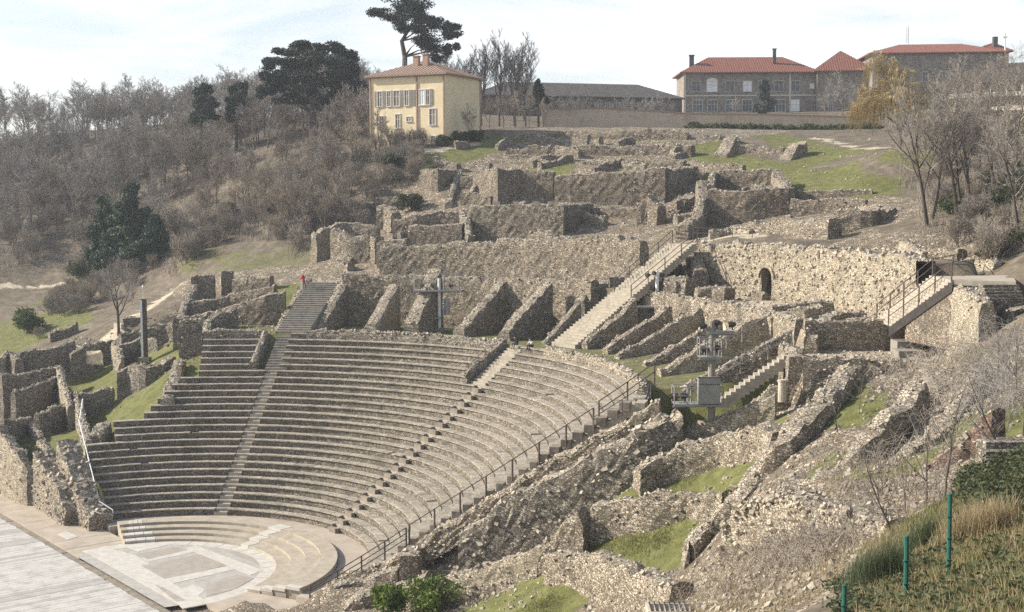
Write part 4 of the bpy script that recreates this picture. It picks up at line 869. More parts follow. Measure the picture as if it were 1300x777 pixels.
for i in range(240):
    u = rsf.rand()*(len(T_)-1); j = min(int(u), len(T_)-2); p = T_[j]+(T_[j+1]-T_[j])*(u-j); h = rsf.rand()**1.2*2.6
    tdir = T_[j+1]-T_[j]; nn_ = np.array([tdir[1], -tdir[0]]); nn_ = nn_/np.linalg.norm(nn_)
    if nn_@nrm < 0: nn_ = -nn_
    o = bpy.data.objects.new('stone', rocks[i % 10]); col.objects.link(o); o.parent = fw
    q = np.append(p[:2]+nn_*(.72+.10*h/2.6+rsf.rand()*.12), p[2]-h+.1)-WL[fw.name]; o.location = Vector(q); sc_ = .11+.15*rsf.rand(); o.scale = (sc_, sc_, sc_*.8); o.rotation_euler = (rsf.rand()*.5, rsf.rand()*.5, rsf.rand()*6)
# brick wall and stone steps behind it
dw('ruin_wall', 'third long rubble wall above the big foreground wall', [(985,648,59),(1060,616,57.5),(1130,588,57),(1180,558,57.5),(1215,520,60),(1240,480,64)], 1.0, None, 'rubble_warm', .25)
zw('brick_wall', 'rusty brick wall sloping up behind the bare saplings', [(1120,645,13.6),(1160,612,14.8),(1200,577,16.2),(1240,545,17.3),(1268,520,18.2)], .9, None, 'brick', .12)
bs_ = empty('broken_steps', PZ(1270, 600, 15)); tag(bs_, 'wide broken stone steps in shade at the right edge beyond the brick wall', 'steps')
for i in range(5):
    c = PD(1280-i*2+(i*37 % 5), 606-i*12, 44+i*.5); mb = MB(); mb.box(c, RH, FH, .8, .5, c[2]-2.4, c[2]); mb.build('step', 'rubble_grey', bs_)
sl = empty('slab_path', PZ(1155, 460, 15)); tag(sl, 'stack of broad pale slabs below the wooden stair', 'steps')
for i in range(4):
    c = PZ(1156-i*2, 468-i*12, 15.3+i*.45); mb = MB(); mb.box(c, RH, FH, .8, .8, c[2]-.8, c[2]); mb.build('slab', 'step_grey', sl)
ds = empty('landing_steps', PZ(1268, 375, 20)); tag(ds, 'dark edged steps going down right of the stair landing', 'steps')
for i in range(5):
    c = PZ(1268+i*1.5, 361+i*4.2, 20.9-i*.18); mb = MB(); mb.box(c, RH, FH, 1.1, .45, c[2]-2.5, c[2]); mb.build('step', 'rubble_grey', ds)
# broken columns
for x, y, z, h, lb in [(993, 500, 13.9, .8, 'short pale column drum standing at the end of the sloping wall'), (1006, 492, 14.1, .7, 'greyer column stump behind the pale drum')]:
    c = PZ(x, y, z); mb = MB(); mb.tube([c+[0, 0, -.5], c+[0, 0, h*.5], c+[0, 0, h]], [.27, .26, .25], 14); mb.tube([c+[0, 0, h+.002], c+[0, 0, h+.1]], [.29, .29], 14); tag(mb.build('column_stump', 'coping'), lb, 'column')
# scattered loose stones over the ruins' earth
sb = MB(); rss = np.random.RandomState(31)
for _ in range(11000):
    u = rss.rand()
    if u < .42: p = pol(20+40*rss.rand(), -8+44*rss.rand())
    elif u < .50: p = PD(640+260*rss.rand(), 190, 174+18*rss.rand())
    elif u < .66: p = PD(740+420*rss.rand(), 700, 38+26*rss.rand())
    elif u < .76: p = pol(46+8*rss.rand(), 44+46*rss.rand())
    elif u < .88: p = PD(400+720*rss.rand(), 250, 128+55*rss.rand())
    else: p = PD(20+330*rss.rand(), 400, 128+28*rss.rand())
    r_ = math.hypot(p[0], p[1]); a_ = math.degrees(math.atan2(p[1], p[0]))
    if (r_ < 34.7 and 34 < a_ < 172) or in_cell(p[0], p[1]): continue
    sb.add(rock(rss, .08+.2*rss.rand()**3)+np.array([p[0], p[1], 0]), MB.BF, int(rss.rand() < .2)); sb._q = 1
    sb.V[-8:] = [(v[0], v[1], v[2]) for v in sb.V[-8:]]
SV = np.array(sb.V).reshape(-1, 8, 3); cz = ground(SV[:, :, 0].mean(1), SV[:, :, 1].mean(1)); SV[:, :, 2] += cz[:, None]+.02
tag(mk('scattered_stones', SV.reshape(-1, 3), sb.F, ['loose_stone', 'dark_stone'], None, sb.I, origin=(0, 0, 0)), 'small loose stones lying about the earth of the ruins', 'stones', kind='stuff')
# ------------------------------------------------------------------ buildings on the hill
def frame(c, u):
    """local wall frame: origin c (x,y), u unit vector along the wall, returns point fn (along, out, z)"""
    u = np.asarray(u, float)[:2]; u = u/np.linalg.norm(u); o = np.array([u[1], -u[0]]); c = np.asarray(c, float)[:2]
    return lambda a, out, z: np.array([*(c+u*a+o*out), z])
def fbox(mb, f, a0, a1, o0, o1, z0, z1, m=0):
    return mb.hexa([f(a0, o0, z0), f(a1, o0, z0), f(a1, o1, z0), f(a0, o1, z0)], [f(a0, o0, z1), f(a1, o0, z1), f(a1, o1, z1), f(a0, o1, z1)], m)
def window(par, f, a, z, w_, h_, fm='window_white', gm='glass', mull=1, sill=True, proud=.05, arch=False):
    """framed window standing on a wall face"""
    mb = MB(); t = .09
    fbox(mb, f, a-w_/2-t, a-w_/2, -.05, proud+.04, z, z+h_); fbox(mb, f, a+w_/2, a+w_/2+t, -.05, proud+.04, z, z+h_)
    fbox(mb, f, a-w_/2-t, a+w_/2+t, -.05, proud+.05, z+h_, z+h_+t*1.3)
    if sill: fbox(mb, f, a-w_/2-t*1.5, a+w_/2+t*1.5, -.05, proud+.10, z-t, z)
    for i in range(mull):
        q = a-w_/2+w_*(i+1)/(mull+1); fbox(mb, f, q-.03, q+.03, -.02, proud, z, z+h_)
    if mull: fbox(mb, f, a-w_/2, a+w_/2, -.02, proud-.006, z+h_*.62, z+h_*.62+.05)
    if arch:
        pts = [(a-(w_/2+t)*math.cos(s), z+h_+t*1.3+(w_*.28)*math.sin(s)) for s in np.linspace(0, math.pi, 8)]
        n = len(pts); mb.add([f(p, proud+.045, q) for p, q in pts]+[f(p, -.02, q) for p, q in pts], [tuple(range(n-1, -1, -1))]+[(i, i+1, n+i+1, n+i) for i in range(n-1)])
    o = mb.build('window', fm, par)
    mb = MB(); fbox(mb, f, a-w_/2, a+w_/2, -.03, .015, z, z+h_); mb.build('pane', gm, o)
    return o
def hip_roof(par, corners, z, rise, over, m, name='roof', ridge=.0):
    """hipped roof over a rectangle given by 4 ground corners (ccw)"""
    C4 = [np.asarray(c, float)[:2] for c in corners]; ce = sum(C4)/4
    u = C4[1]-C4[0]; v = C4[3]-C4[0]; lu, lv = np.linalg.norm(u), np.linalg.norm(v); u, v = u/lu, v/lv
    E = [C4[0]-u*over-v*over, C4[1]+u*over-v*over, C4[2]+u*over+v*over, C4[3]-u*over+v*over]
    if lu >= lv: r0, r1 = ce-u*(lu-lv)/2*(1-ridge), ce+u*(lu-lv)/2*(1-ridge); tri = [(3, 0, 4), (1, 2, 5)]; qd = [(0, 1, 5, 4), (2, 3, 4, 5)]
    else: r0, r1 = ce-v*(lv-lu)/2, ce+v*(lv-lu)/2; tri = [(0, 1, 4), (2, 3, 5)]; qd = [(1, 2, 5, 4), (3, 0, 4, 5)]
    V = [(*e, z) for e in E]+[(*r0, z+rise), (*r1, z+rise)]+[(*e, z-.22) for e in E]
    Fc = tri+qd+[(0, 6, 7, 1), (1, 7, 8, 2), (2, 8, 9, 3), (3, 9, 6, 0), (6, 9, 8, 7)]
    o = mk(name, V, Fc, m, par)
    # rows of cover tiles following the slope
    mb = MB()
    for q in qd+tri:
        P_ = [np.array(V[i]) for i in q]; a, b = P_[0], P_[1]; top = P_[2:] ; L = np.linalg.norm(b-a); n = max(3, int(L/.55))
        for i in range(1, n):
            s = a+(b-a)*i/n; t0 = top[-1] if len(top) == 2 else top[0]; t1 = top[0]
            # climb along the slope until the hip is met
            up = np.cross(b-a, (t0-a)); up = np.cross(up, b-a); up /= np.linalg.norm(up); hgt = (t0-a)@up
            e0 = ((t0-a)@(b-a))/L; e1 = ((t1-a)@(b-a))/L; x = L*i/n
            k = 1.0
            if x < e0: k = x/max(e0, .01)
            if x > e1: k = min(k, (L-x)/max(L-e1, .01))
            mb.bar(s+[0, 0, .02], s+up*hgt*k+[0, 0, .02], .13, .07)
    mb.build('cover_tiles', m, o)
    return o
# yellow house
HB = 32.6
c0 = PD(565, 172, 186)[:2]; cl = PD(470, 172, 191.2)[:2]
hu = (c0-cl); HWD = np.linalg.norm(hu); hu = hu/HWD; hv = np.array([-hu[1], hu[0]])
if hv@FH[:2] < 0: hv = -hv
HDP = 11.0; HT = 43.2
yh = empty('yellow_house', (*((cl+c0)/2+hv*HDP/2), HB)); tag(yh, 'three-storey yellow plastered house with hipped tile roof on the hill', 'house')
corners = [cl, c0, c0+hv*HDP, cl+hv*HDP]
mb = MB(); mb.hexa([(*c, HB-2) for c in corners], [(*c, HT) for c in corners]); mb.build('wall', 'plaster_yellow', yh)
rf = hip_roof(yh, corners, HT+.22, 2.3, .55, 'roof_tan')
f = frame(cl, hu); fs = frame(c0, hv)
mb = MB()
for a in (.12, HWD*.635, HWD-.12): fbox(mb, f, a-.11, a+.11, -.02, .14, HB-1, HT)
fbox(mb, fs, HDP-.25, HDP-.03, -.02, .14, HB, HT); fbox(mb, f, -.3, HWD+.3, -.02, .30, HT-.12, HT-.005)
mb.build('pilasters', 'house_trim', yh)
for a in (.28, .45, .60): pass
zt_ = HT-4.1
for a, wd, gm in [(1.7, .75, 'shutter_grey'), (3.2, .6, 'shutter_grey'), (4.45, .9, 'shutter_grey'), (6.1, .65, 'shutter_grey'), (8.55, .8, 'glass_white'), (9.5, .5, 'glass')]:
    window(yh, f, a, zt_, wd, 2.1, 'window_white', gm, 1)
for a in (1.05, 2.45, 3.78, 5.15, 5.55, 6.75, 7.25, 7.75, 10.05):
    mb = MB(); fbox(mb, f, a-.22, a+.22, .0, .08, zt_-.05, zt_+2.15); mb.build('shutter', 'shutter_grey', yh)
for a, z, wd, h in [(2.0, HT-7.4, .7, 1.9), (4.6, HT-7.2, .7, 1.9), (6.4, HT-6.3, .75, .6), (10.2, HT-6.9, .9, 2.2), (10.3, HT-9.4, .7, .9)]:
    window(yh, f, a, z, wd, h, 'window_white', 'shutter_grey', 1)
for a in (2.2, 4.2, 6.3, 8.7):
    mb = MB(); z0 = HB-.3+.8*(a > 8); w_ = .55; pts = [(-w_, z0), (-w_, z0+1.7)]+[(-w_*math.cos(t), z0+1.7+.5*math.sin(t)) for t in np.linspace(.3, math.pi-.3, 6)]+[(w_, z0+1.7), (w_, z0)]
    n = len(pts); mb.add([f(a+p, .03, z) for p, z in pts]+[f(a+p, -.02, z) for p, z in pts], [tuple(range(n-1, -1, -1))]+[(i, (i+1) % n, n+(i+1) % n, n+i) for i in range(n)])
    mb.build('arched_door', 'house_trim' if a > 8 else 'glass', yh)
for x, d, h in ((529, 191, 1.7), (541, 190, 2.0)):
    c = PD(x, 78, d); mb = MB(); mb.box(c, hu, hv, .42, .32, HT+1.0, HT+2.0+h*.6); mb.box(c, hu, hv, .52, .42, HT+2.0+h*.6, HT+2.13+h*.6); mb.build('chimney', 'chimney', rf)
# convent
def block(name, label, xl, xr, d0, d1, yb, ye, rise, depth, roofm='roof_red', wallm='convent_stone', base=None, over=.9, cat='building', zeave=None):
    a = PD(xl, ye, d0); b_ = PD(xr, ye, d1); ze = zeave or (a[2]+b_[2])/2; a, b_ = a[:2], b_[:2]; u = b_-a; L = np.linalg.norm(u); u = u/L; v = np.array([-u[1], u[0]])
    if v@FH[:2] < 0: v = -v
    zb = PD(xl, yb, d0)[2] if base is None else base
    e = empty(name, (*((a+b_)/2+v*depth/2), zb)); tag(e, label, cat)
    cs = [a, b_, b_+v*depth, a+v*depth]
    mb = MB(); mb.hexa([(*c, zb-4) for c in cs], [(*c, ze) for c in cs]); mb.build('wall', wallm, e)
    rf = hip_roof(e, cs, ze+.22, rise, over, roofm)
    return e, frame(a, u), L, zb, ze, rf
cw, f, L, zb, ze, rf = block('convent_wing', 'long two-storey grey stone wing with red tile roof and rows of windows', 868, 1037, 300, 300, 147, 93, 4.0, 13)
mb = MB(); fbox(mb, f, -.1, L+.1, -.02, .15, zb+4.35, zb+4.65); fbox(mb, f, 0, .5, -.02, .12, zb-1, ze); fbox(mb, f, L-6.2, L-5.8, -.02, .12, zb-1, ze); mb.build('string_course', 'convent_trim', cw)
sx = L/169.0
for px in (884, 904, 927, 949, 968, 989, 1010): 
    a = (px-868)*sx; br = px in (904, 949)
    window(cw, f, a, zb+5.4, 1.9 if px != 904 else 2.3, 2.3, 'convent_trim' if px != 904 else 'window_white', 'glass_white' if br else 'glass', 1, True, .08, arch=px == 904)
for px in (886, 905, 928, 949, 991, 1009):
    a = (px-868)*sx; window(cw, f, a, zb+.9, 2.1, 2.6, 'window_white', 'glass_white' if px == 1009 else 'glass', 2, True, .08)
window(cw, f, (1031-868)*sx, zb+6, .9, 1.1, 'convent_trim', 'glass_white', 0)
for px, w_, h_ in ((878, .5, 2.6), (983, .35, 2.6)):
    c = PD(px, 80, 303); mb = MB(); mb.box(c, RH, FH, w_, w_, ze+.2, ze+h_+1.6 if px == 878 else ze+5.6); mb.box(c, RH, FH, w_+.12, w_+.12, ze+h_+1.6 if px == 878 else ze+5.6, ze+h_+1.85 if px == 878 else ze+5.8); mb.build('chimney', 'slate', rf)
cm, f, L, zb, ze, rf = block('convent_middle', 'plain middle part of the stone convent with steeper red roof', 1037.6, 1107, 298, 297, 147, 91, 5.0, 16)
window(cm, f, 3.0, zb+5, .9, 1.4, 'convent_trim', 'glass', 1); window(cm, f, 3.0, zb+1, .9, 1.6, 'convent_trim', 'glass', 1); window(cm, f, 9.6, zb+5, 1.1, 1.8, 'convent_trim', 'glass', 1)
cb, f, L, zb, ze, rf = block('convent_block', 'taller right block of the convent with low red hipped roof', 1107.6, 1276, 292, 290, 147, 68, 2.6, 15)
mb = MB(); fbox(mb, f, 0, 1.4, -.02, .12, zb-1, ze); mb.build('corner_stones', 'convent_trim', cb)
for i in range(7): window(cb, f, 4+i*3.7, zb+7.4, 1.1, 2.0, 'convent_trim', 'glass', 1)
mb = MB(); c = PD(1153, 55, 299); mb.bar(c+[0, 0, -2], PD(1153, 33, 299), .12); mb.bar(PD(1150.5, 34, 299), PD(1150.5, 55, 299), .08); mb.build('antenna', 'metal_grey', rf)
ch, f, L, zb, ze, rf2 = block('chapel_gable', 'pale gabled end with small cross behind the convent block', 1252, 1281, 309, 309, 147, 66, 2.2, 12, 'roof_red', 'convent_trim')
mb = MB(); a = PD(1276, 66, 308); mb.bar(a, PD(1276, 42, 308), .25); mb.bar(PD(1273, 47, 308), PD(1279, 47, 308), .2); mb.build('cross', 'concrete', ch)
mb = MB(); a = PD(1263, 60, 310); mb.box(a, RH, FH, .5, .5, a[2]-2, a[2]+2.4); mb.build('chimney', 'slate', ch)
# modern terraced building at the right edge
mt = empty('terraced_building', PD(1260, 165, 205)); tag(mt, 'modern flat roofed building with white balcony bands behind bare trees', 'building')
a = PD(1208, 100, 204)[:2]; b_ = PD(1330, 100, 196)[:2]; u = (b_-a); L = np.linalg.norm(u); u /= L; f = frame(a, u)
if (f(0, 1, 0)[:2]-a)@FH[:2] > 0: f0 = f; f = lambda p, o, z: f0(p, -o, z)
zz = lambda y: PD(1250, y, 202)[2]
mb = MB(); fbox(mb, f, 0, L, -9, -1.6, zz(175), zz(106)); mb.build('wall', 'house_trim', mt)
mb = MB(); fbox(mb, f, -.6, L, -9.5, .6, zz(106), zz(89)); fbox(mb, f, 3.4, L, -8, -1, zz(89), zz(82)); mb.build('roof', 'slate', mt)
for y0 in (108, 126, 148):
    mb = MB(); fbox(mb, f, -.3, L, -1.6, .3, zz(y0+15.5), zz(y0+13)); fbox(mb, f, -.3, L, .1, .3, zz(y0+13), zz(y0+10)); mb.build('balcony', 'concrete', mt)
for i in range(6):
    mb = MB(); fbox(mb, f, 1.2+i*2.3, 1.5+i*2.3, -.1, .18, zz(123), zz(106)); mb.build('column', 'concrete', mt)
for i in range(5):
    for y0 in (106, 124, 146): mb = MB(); fbox(mb, f, 1.9+i*2.3, 3.2+i*2.3, -1.65, -1.55, zz(y0+13), zz(y0+2)); mb.build('window', 'glass', mt)
# long dark roofed building behind the park wall
lb_, f, L, zb, ze, rf = block('long_shed', 'long low dark roofed building behind the park wall', 612, 866, 262, 275, 140, 124, 3.2, 14, 'slate', 'shed_wall', over=.5)
for i in range(11): window(lb_, f, L*.33+i*L*.057, ze-2.3, .8, 1.4, 'convent_trim', 'glass', 1)
# park wall
pw = empty('park_wall', PD(890, 165, 229)); tag(pw, 'long tan plastered park wall with coping below the convent', 'wall')
ys = [(688, 139, 165), (760, 138, 165), (812, 141, 166), (850, 143, 166), (870, 145, 166), (960, 146, 167), (1040, 148, 169), (1098, 150, 172)]
for i in range(len(ys)-1):
    (xa, ta, ba), (xb, tb, bb) = ys[i], ys[i+1]; A_ = PD(xa, ta, 229); B_ = PD(xb, tb, 229); n = FH*.35
    q = lambda P, z: (P[0], P[1], z)
    mb = MB(); mb.hexa([q(A_-n, 35), q(B_-n, 35), q(B_+n, 35), q(A_+n, 35)], [q(A_-n, A_[2]), q(B_-n, B_[2]), q(B_+n, B_[2]), q(A_+n, A_[2])]); mb.build('wall_panel', 'plaster_tan', pw)
    n = FH*.5; mb = MB(); mb.hexa([q(A_-n, A_[2]), q(B_-n, B_[2]), q(B_+n, B_[2]), q(A_+n, A_[2])], [q(A_-n, A_[2]+.22), q(B_-n, B_[2]+.22), q(B_+n, B_[2]+.22), q(A_+n, A_[2]+.22)]); mb.build('coping', 'house_trim', pw)
# ------------------------------------------------------------------ trees and plants
def bare_tree(seed, H, r0, lev=5, n=(7, 5, 5, 4, 3), lean=(0, 0), spread=.75, up=.25, first=.3, lenf=.52, twig=.014, multi=1, narrow=1.0):
    """tapered trunk with limbs, branches and twigs; returns (trunk, crown) builders at the origin"""
    rs = np.random.RandomState(seed); tr, cr = MB(), MB()
    def prism(mb, pts, rad, k=3):
        V = []; Fc = []
        for i, p in enumerate(pts):
            d = pts[min(i+1, len(pts)-1)]-pts[max(i-1, 0)]; d = d/(np.linalg.norm(d)+1e-9); a = np.array([0, 0, 1.]) if abs(d[2]) < .9 else np.array([1., 0, 0])
            x = np.cross(d, a); x /= np.linalg.norm(x); y = np.cross(d, x)
            for j in range(k): t = 2*math.pi*j/k; V.append(p+(x*math.cos(t)+y*math.sin(t))*rad[i])
        for i in range(len(pts)-1):
            for j in range(k): Fc.append((i*k+j, i*k+(j+1) % k, (i+1)*k+(j+1) % k, (i+1)*k+j))
        mb.add(V, Fc)
    def grow(p, d, L, r, l):
        seg = 5 if l == 0 else (4 if l == 1 else (3 if l == 2 else 2)); pts = [p]; q = p.copy(); dd = d.copy()
        for i in range(seg):
            dd = dd+(rs.rand(3)-.5)*(.16 if l == 0 else .42)+np.array([0, 0, up*(.06 if l == 0 else .30)]); dd /= np.linalg.norm(dd); q = q+dd*L/seg; pts.append(q)
        rad = [max(twig*.6, r*(1-.62*i/seg)) for i in range(seg+1)]
        prism(tr if l < 2 else cr, pts, rad, 7 if l == 0 else (5 if l == 1 else 3))
        if l >= lev: return
        c = n[l]
        for i in range(c):
            t = (first if l == 0 else .22)+(1-(first if l == 0 else .22))*((i+rs.rand())/c); s = t*seg; j = min(int(s), seg-1); b = pts[j]+(pts[j+1]-pts[j])*(s-j); ax = pts[j+1]-pts[j]; ax /= np.linalg.norm(ax)
            az = rs.rand()*6.283 if l else (i*2.4+rs.rand()); sd = np.array([math.cos(az)*narrow, math.sin(az)*narrow, .0]); sd = sd-ax*(sd@ax); sd /= np.linalg.norm(sd)+1e-9
            th = spread*(.7+.6*rs.rand()); nd = ax*math.cos(th)+sd*math.sin(th)
            grow(b, nd, L*lenf*(1.15-.55*t if l == 0 else .75+.4*rs.rand())*(1.25 if l == 0 else 1), max(twig, rad[j]*.55), l+1)
        if l == 0: grow(pts[-1], dd, L*.45, rad[-1], 1)
    for k in range(multi):
        off = np.array([math.cos(k*2.1), math.sin(k*2.1), 0])*.25*(multi > 1); d0 = np.array([lean[0], lean[1], 1.])+off*(1.2 if multi > 1 else 0); d0 /= np.linalg.norm(d0)
        grow(off*.5+np.array([0, 0, -.4]), d0, H*.58, r0, 0)
    return tr, cr
def tree_proto(name, label, cat, group, bark, twigm, **k):
    tr, cr = bare_tree(**k); e = empty(name, (0, 0, -300)); tag(e, label, cat, group)
    WL[e.name] = np.zeros(3)
    mk('trunk', tr.V, tr.F, bark, e); mk('crown', cr.V, cr.F, twigm, e)
    return e
used = set()
def put(proto, p, rz, sc, label=None, group=None):
    """first use moves the prototype itself, later ones copy it"""
    if proto.name not in used:
        used.add(proto.name); proto.location = Vector(p); proto.rotation_euler = (0, 0, rz); proto.scale = (sc,)*3
        if label: proto['label'] = label
        if group: proto['group'] = group
        return proto
    return copy_tree(proto, p, rz, sc, label, group)
WG = 'bare trees of the hillside wood'
protos = [tree_proto('bare_tree', 'bare brown deciduous tree in the thick wood on the hillside', 'tree', WG, 'bark', 'twig_brown', seed=1, H=12, r0=.17, twig=.022),
          tree_proto('bare_tree', 'bare grey deciduous tree in the thick wood on the hillside', 'tree', WG, 'bark', 'twig_grey', seed=2, H=11.5, r0=.16, spread=.6, twig=.022),
          tree_proto('bare_tree', 'bare brown deciduous tree in the thick wood on the hillside', 'tree', WG, 'bark', 'twig_brown', seed=3, H=10.5, r0=.15, spread=.9, first=.2, twig=.022),
          tree_proto('bare_tree', 'bare grey deciduous tree in the thick wood on the hillside', 'tree', WG, 'bark', 'twig_grey', seed=4, H=13, r0=.19, spread=.55, up=.4, twig=.022)]
shrubs = [tree_proto('bare_shrub', 'leafless tan brushwood thicket below the hillside wood', 'shrub', 'leafless brushwood on the slopes', 'bark', 'twig_tan', seed=11, H=4.2, r0=.05, multi=4, lev=4, n=(6, 5, 4, 4), first=.1, spread=.55, twig=.014),
          tree_proto('bare_shrub', 'leafless brown brushwood thicket below the hillside wood', 'shrub', 'leafless brushwood on the slopes', 'bark', 'twig_brown', seed=12, H=3.8, r0=.05, multi=5, lev=4, n=(6, 5, 4, 4), first=.1, spread=.7, twig=.014)]
rt = np.random.RandomState(99)
def on_ground(x, d, y=300):
    p = PD(x, y, d); return np.array([p[0], p[1], gz(p[0], p[1])])
def pix(p):
    v = np.asarray(p)-CAM; w_ = v@_F; return CW/2+FPX*(v@_R)/w_, CH/2-FPX*(v@_U)/w_, w_
cnt = 0
while cnt < 270:
    d = 188+110*rt.rand()**1.15; x = -60+540*rt.rand()
    if d < 215 and x > 215 and x < 395: continue
    if x > 425 and d < 200: continue
    if d < 200 and x < 120: continue
    if x > 470 and d < 235: continue
    p = on_ground(x, d); lim = 225 if x < 210 else 250
    if pix(p)[1] > 318: continue
    put(protos[rt.randint(4)], p, rt.rand()*6.28, (.62+.45*rt.rand())*(1.0 if d > 215 else .8)); cnt += 1
cnt = 0
while cnt < 60:
    d = 164+24*rt.rand(); x = 232+165*rt.rand(); p = on_ground(x, d); y = pix(p)[1]
    if y > 334 or (255 < x < 350 and y > 312): continue
    put(shrubs[rt.randint(2)], p, rt.rand()*6.28, .5+.5*rt.rand()); cnt += 1
cnt = 0
while cnt < 112:
    d = 165+95*rt.rand(); x = -40+500*rt.rand(); p = on_ground(x, d); y = pix(p)[1]
    if y > 335 and x > 225: continue
    if y > 352: continue
    if 235 < x < 385 and 275 < y < 340: continue
    if 60 < x < 250 and y > 340: continue
    put(shrubs[rt.randint(2)], p, rt.rand()*6.28, .8+.7*rt.rand()); cnt += 1
cnt = 0
while cnt < 60:
    d = 162+28*rt.rand(); x = 385+150*rt.rand(); p = on_ground(x, d); y = pix(p)[1]
    if y > 285 or (x > 480 and y > 240) or (x > 455 and y > 262): continue
    put(shrubs[rt.randint(2)], p, rt.rand()*6.28, .55+.45*rt.rand()); cnt += 1
# a few taller trees that break the skyline, and trunks near the grassy slope
tall = tree_proto('bare_tree', 'tall bare tree rising above the hillside wood on the skyline', 'tree', WG, 'bark', 'twig_grey', seed=21, H=15, r0=.24, spread=.6, first=.35, twig=.02)
for x, d, s in ((105, 262, 1.12), (150, 262, .95), (215, 255, .95), (30, 270, .85), (240, 262, .85), (185, 268, .9), (70, 275, .8)): put(tall, on_ground(x, d), rt.rand()*6.28, s)
slope = tree_proto('bare_tree', 'slender bare tree at the edge of the grassy slope', 'tree', 'bare trees along the grassy slope', 'bark', 'twig_tan', seed=22, H=9, r0=.12, spread=.5, first=.3, twig=.016)
for x, d, s in ((365, 172, 1.0), (378, 171, .9), (352, 175, .85), (395, 170, .8), (340, 182, .9), (412, 168, .7), (430, 172, .8), (445, 176, .75), (385, 180, .9), (310, 192, .9), (275, 196, .9), (420, 186, .9), (450, 188, .8), (300, 184, .7), (325, 181, .75), (262, 188, .8), (285, 179, .6), (335, 176, .7), (372, 182, .8), (400, 176, .7), (250, 181, .7), (318, 190, .8), (345, 188, .85)): put(slope, on_ground(x, d), rt.rand()*6.28, s)
# ---- leaf clouds
def leaves(rs, n, size, cen, rad, shell=.35, flat=0):
    """n small leaf quads spread through an ellipsoid"""
    d = rs.randn(n, 3); d /= np.linalg.norm(d, axis=1)[:, None]; r = (shell+(1-shell)*rs.rand(n))**.6
    c = np.asarray(cen)+d*r[:, None]*np.asarray(rad)
    a = rs.randn(n, 3); a[:, 2] *= (1-flat); a /= np.linalg.norm(a, axis=1)[:, None]; b_ = np.cross(a, rs.randn(n, 3)); b_ /= np.linalg.norm(b_, axis=1)[:, None]+1e-9
    s = size*(.6+.8*rs.rand(n, 1)); return np.stack([c-a*s, c-b_*s*.42, c+a*s, c+b_*s*.42], 1).reshape(-1, 3)
def quads(V): return np.arange(len(V)).reshape(-1, 4).tolist()
def crown_obj(name, V, m, parent): return mk(name, V, quads(V), m, parent)
def pad_tree(name, label, base, trunk_pts, trunk_r, pads, d, leafm, n, size, group=None, flat=.3, boughs=True, sub=7, barkm='bark_dark'):
    """evergreen made of bough pads (x, y, half width px, half height px, depth offset)"""
    rs = np.random.RandomState(abs(hash(label)) % 9999 if False else len(label)*37+int(d)); e = empty(name, base); tag(e, label, 'tree', group)
    mb = MB(); mb.tube(trunk_pts, trunk_r, 8); C_ = []
    for x, y, hx, hy, dz in pads:
        c = PD(x, y, d+dz); k = d/FPX; C_.append((c, hx*k, hy*k))
    V = []
    for c, rx, ry in C_:
        if boughs:
            t = min(range(len(trunk_pts)), key=lambda i: np.linalg.norm(np.asarray(trunk_pts[i])-c)+(2 if np.asarray(trunk_pts[i])[2] > c[2] else 0)); mb.tube([trunk_pts[t], (np.asarray(trunk_pts[t])+c)/2+[0, 0, .15*rx], c], [trunk_r[t]*.5, .09, .04], 5)
        for _ in range(sub):
            o = (rs.rand(3)-.5)*2*.72; cc = c+RH*o[0]*rx+FH*o[1]*rx*.8+np.array([0, 0, o[2]*ry*.8])
            V.append(leaves(rs, int(n/len(C_)/sub)+1, size, cc, (rx*.5, rx*.5, ry*.75), .05, flat))
    mb.build('trunk', barkm, e); crown_obj('crown', np.concatenate(V), leafm, e); return e
# big cedar left of the house
b0 = on_ground(400, 212)
pad_tree('cedar_tree', 'huge dark cedar with flat top standing in the hillside wood', b0, [b0, b0+[0, 0, 5], b0+[.5, 0, 10], b0+[.3, .3, 15]], [.7, .55, .4, .15],
    [(392,57,22,6,0),(420,62,22,7,2),(362,66,20,6,-1),(440,72,18,7,1),(400,74,34,9,-3),(352,82,18,8,1),(345,98,17,8,-2),(376,90,24,9,3),(412,92,30,10,-2),(446,92,18,10,2),(340,116,13,8,0),(358,110,20,9,2),(392,112,28,10,-3),(428,114,26,11,1),(455,112,12,10,-1),(372,126,24,8,0),(412,130,28,9,2),(400,66,30,8,3),(385,80,30,9,2),(430,82,24,9,-2),(405,102,34,10,3),(370,100,24,10,-3)], 212, 'needle_cedar', 42000, .24)
# cedar above the house roof
b0 = on_ground(516, 222); tp = [b0, b0+[0, 0, 9], PD(514, 72, 222), PD(510, 52, 222), PD(520, 36, 222), PD(530, 22, 222), PD(525, 4, 222), PD(520, -14, 222)]
pad_tree('cedar_tree', 'tall wind-shaped cedar with bare trunk rising behind the yellow house', b0, tp, [.55, .5, .42, .36, .32, .26, .2, .08],
    [(x_, y_, hx_*1.25, hy_*1.45, z_) for x_, y_, hx_, hy_, z_ in [(486,16,15,4,0),(500,24,14,5,2),(512,8,18,6,-2),(530,6,16,6,1),(508,-8,20,6,0),(535,-10,14,5,2),(526,24,18,6,-1),(545,26,16,5,2),(560,34,14,5,0),(575,34,10,4,1),(570,44,14,4,-2),(552,50,20,6,1),(530,54,14,5,-1),(548,62,16,5,2),(560,72,12,5,0),(574,62,9,5,-1),(520,14,18,6,2),(516,34,12,5,-2),(540,40,18,6,0)]], 222, 'needle_cedar', 26000, .2, sub=7)
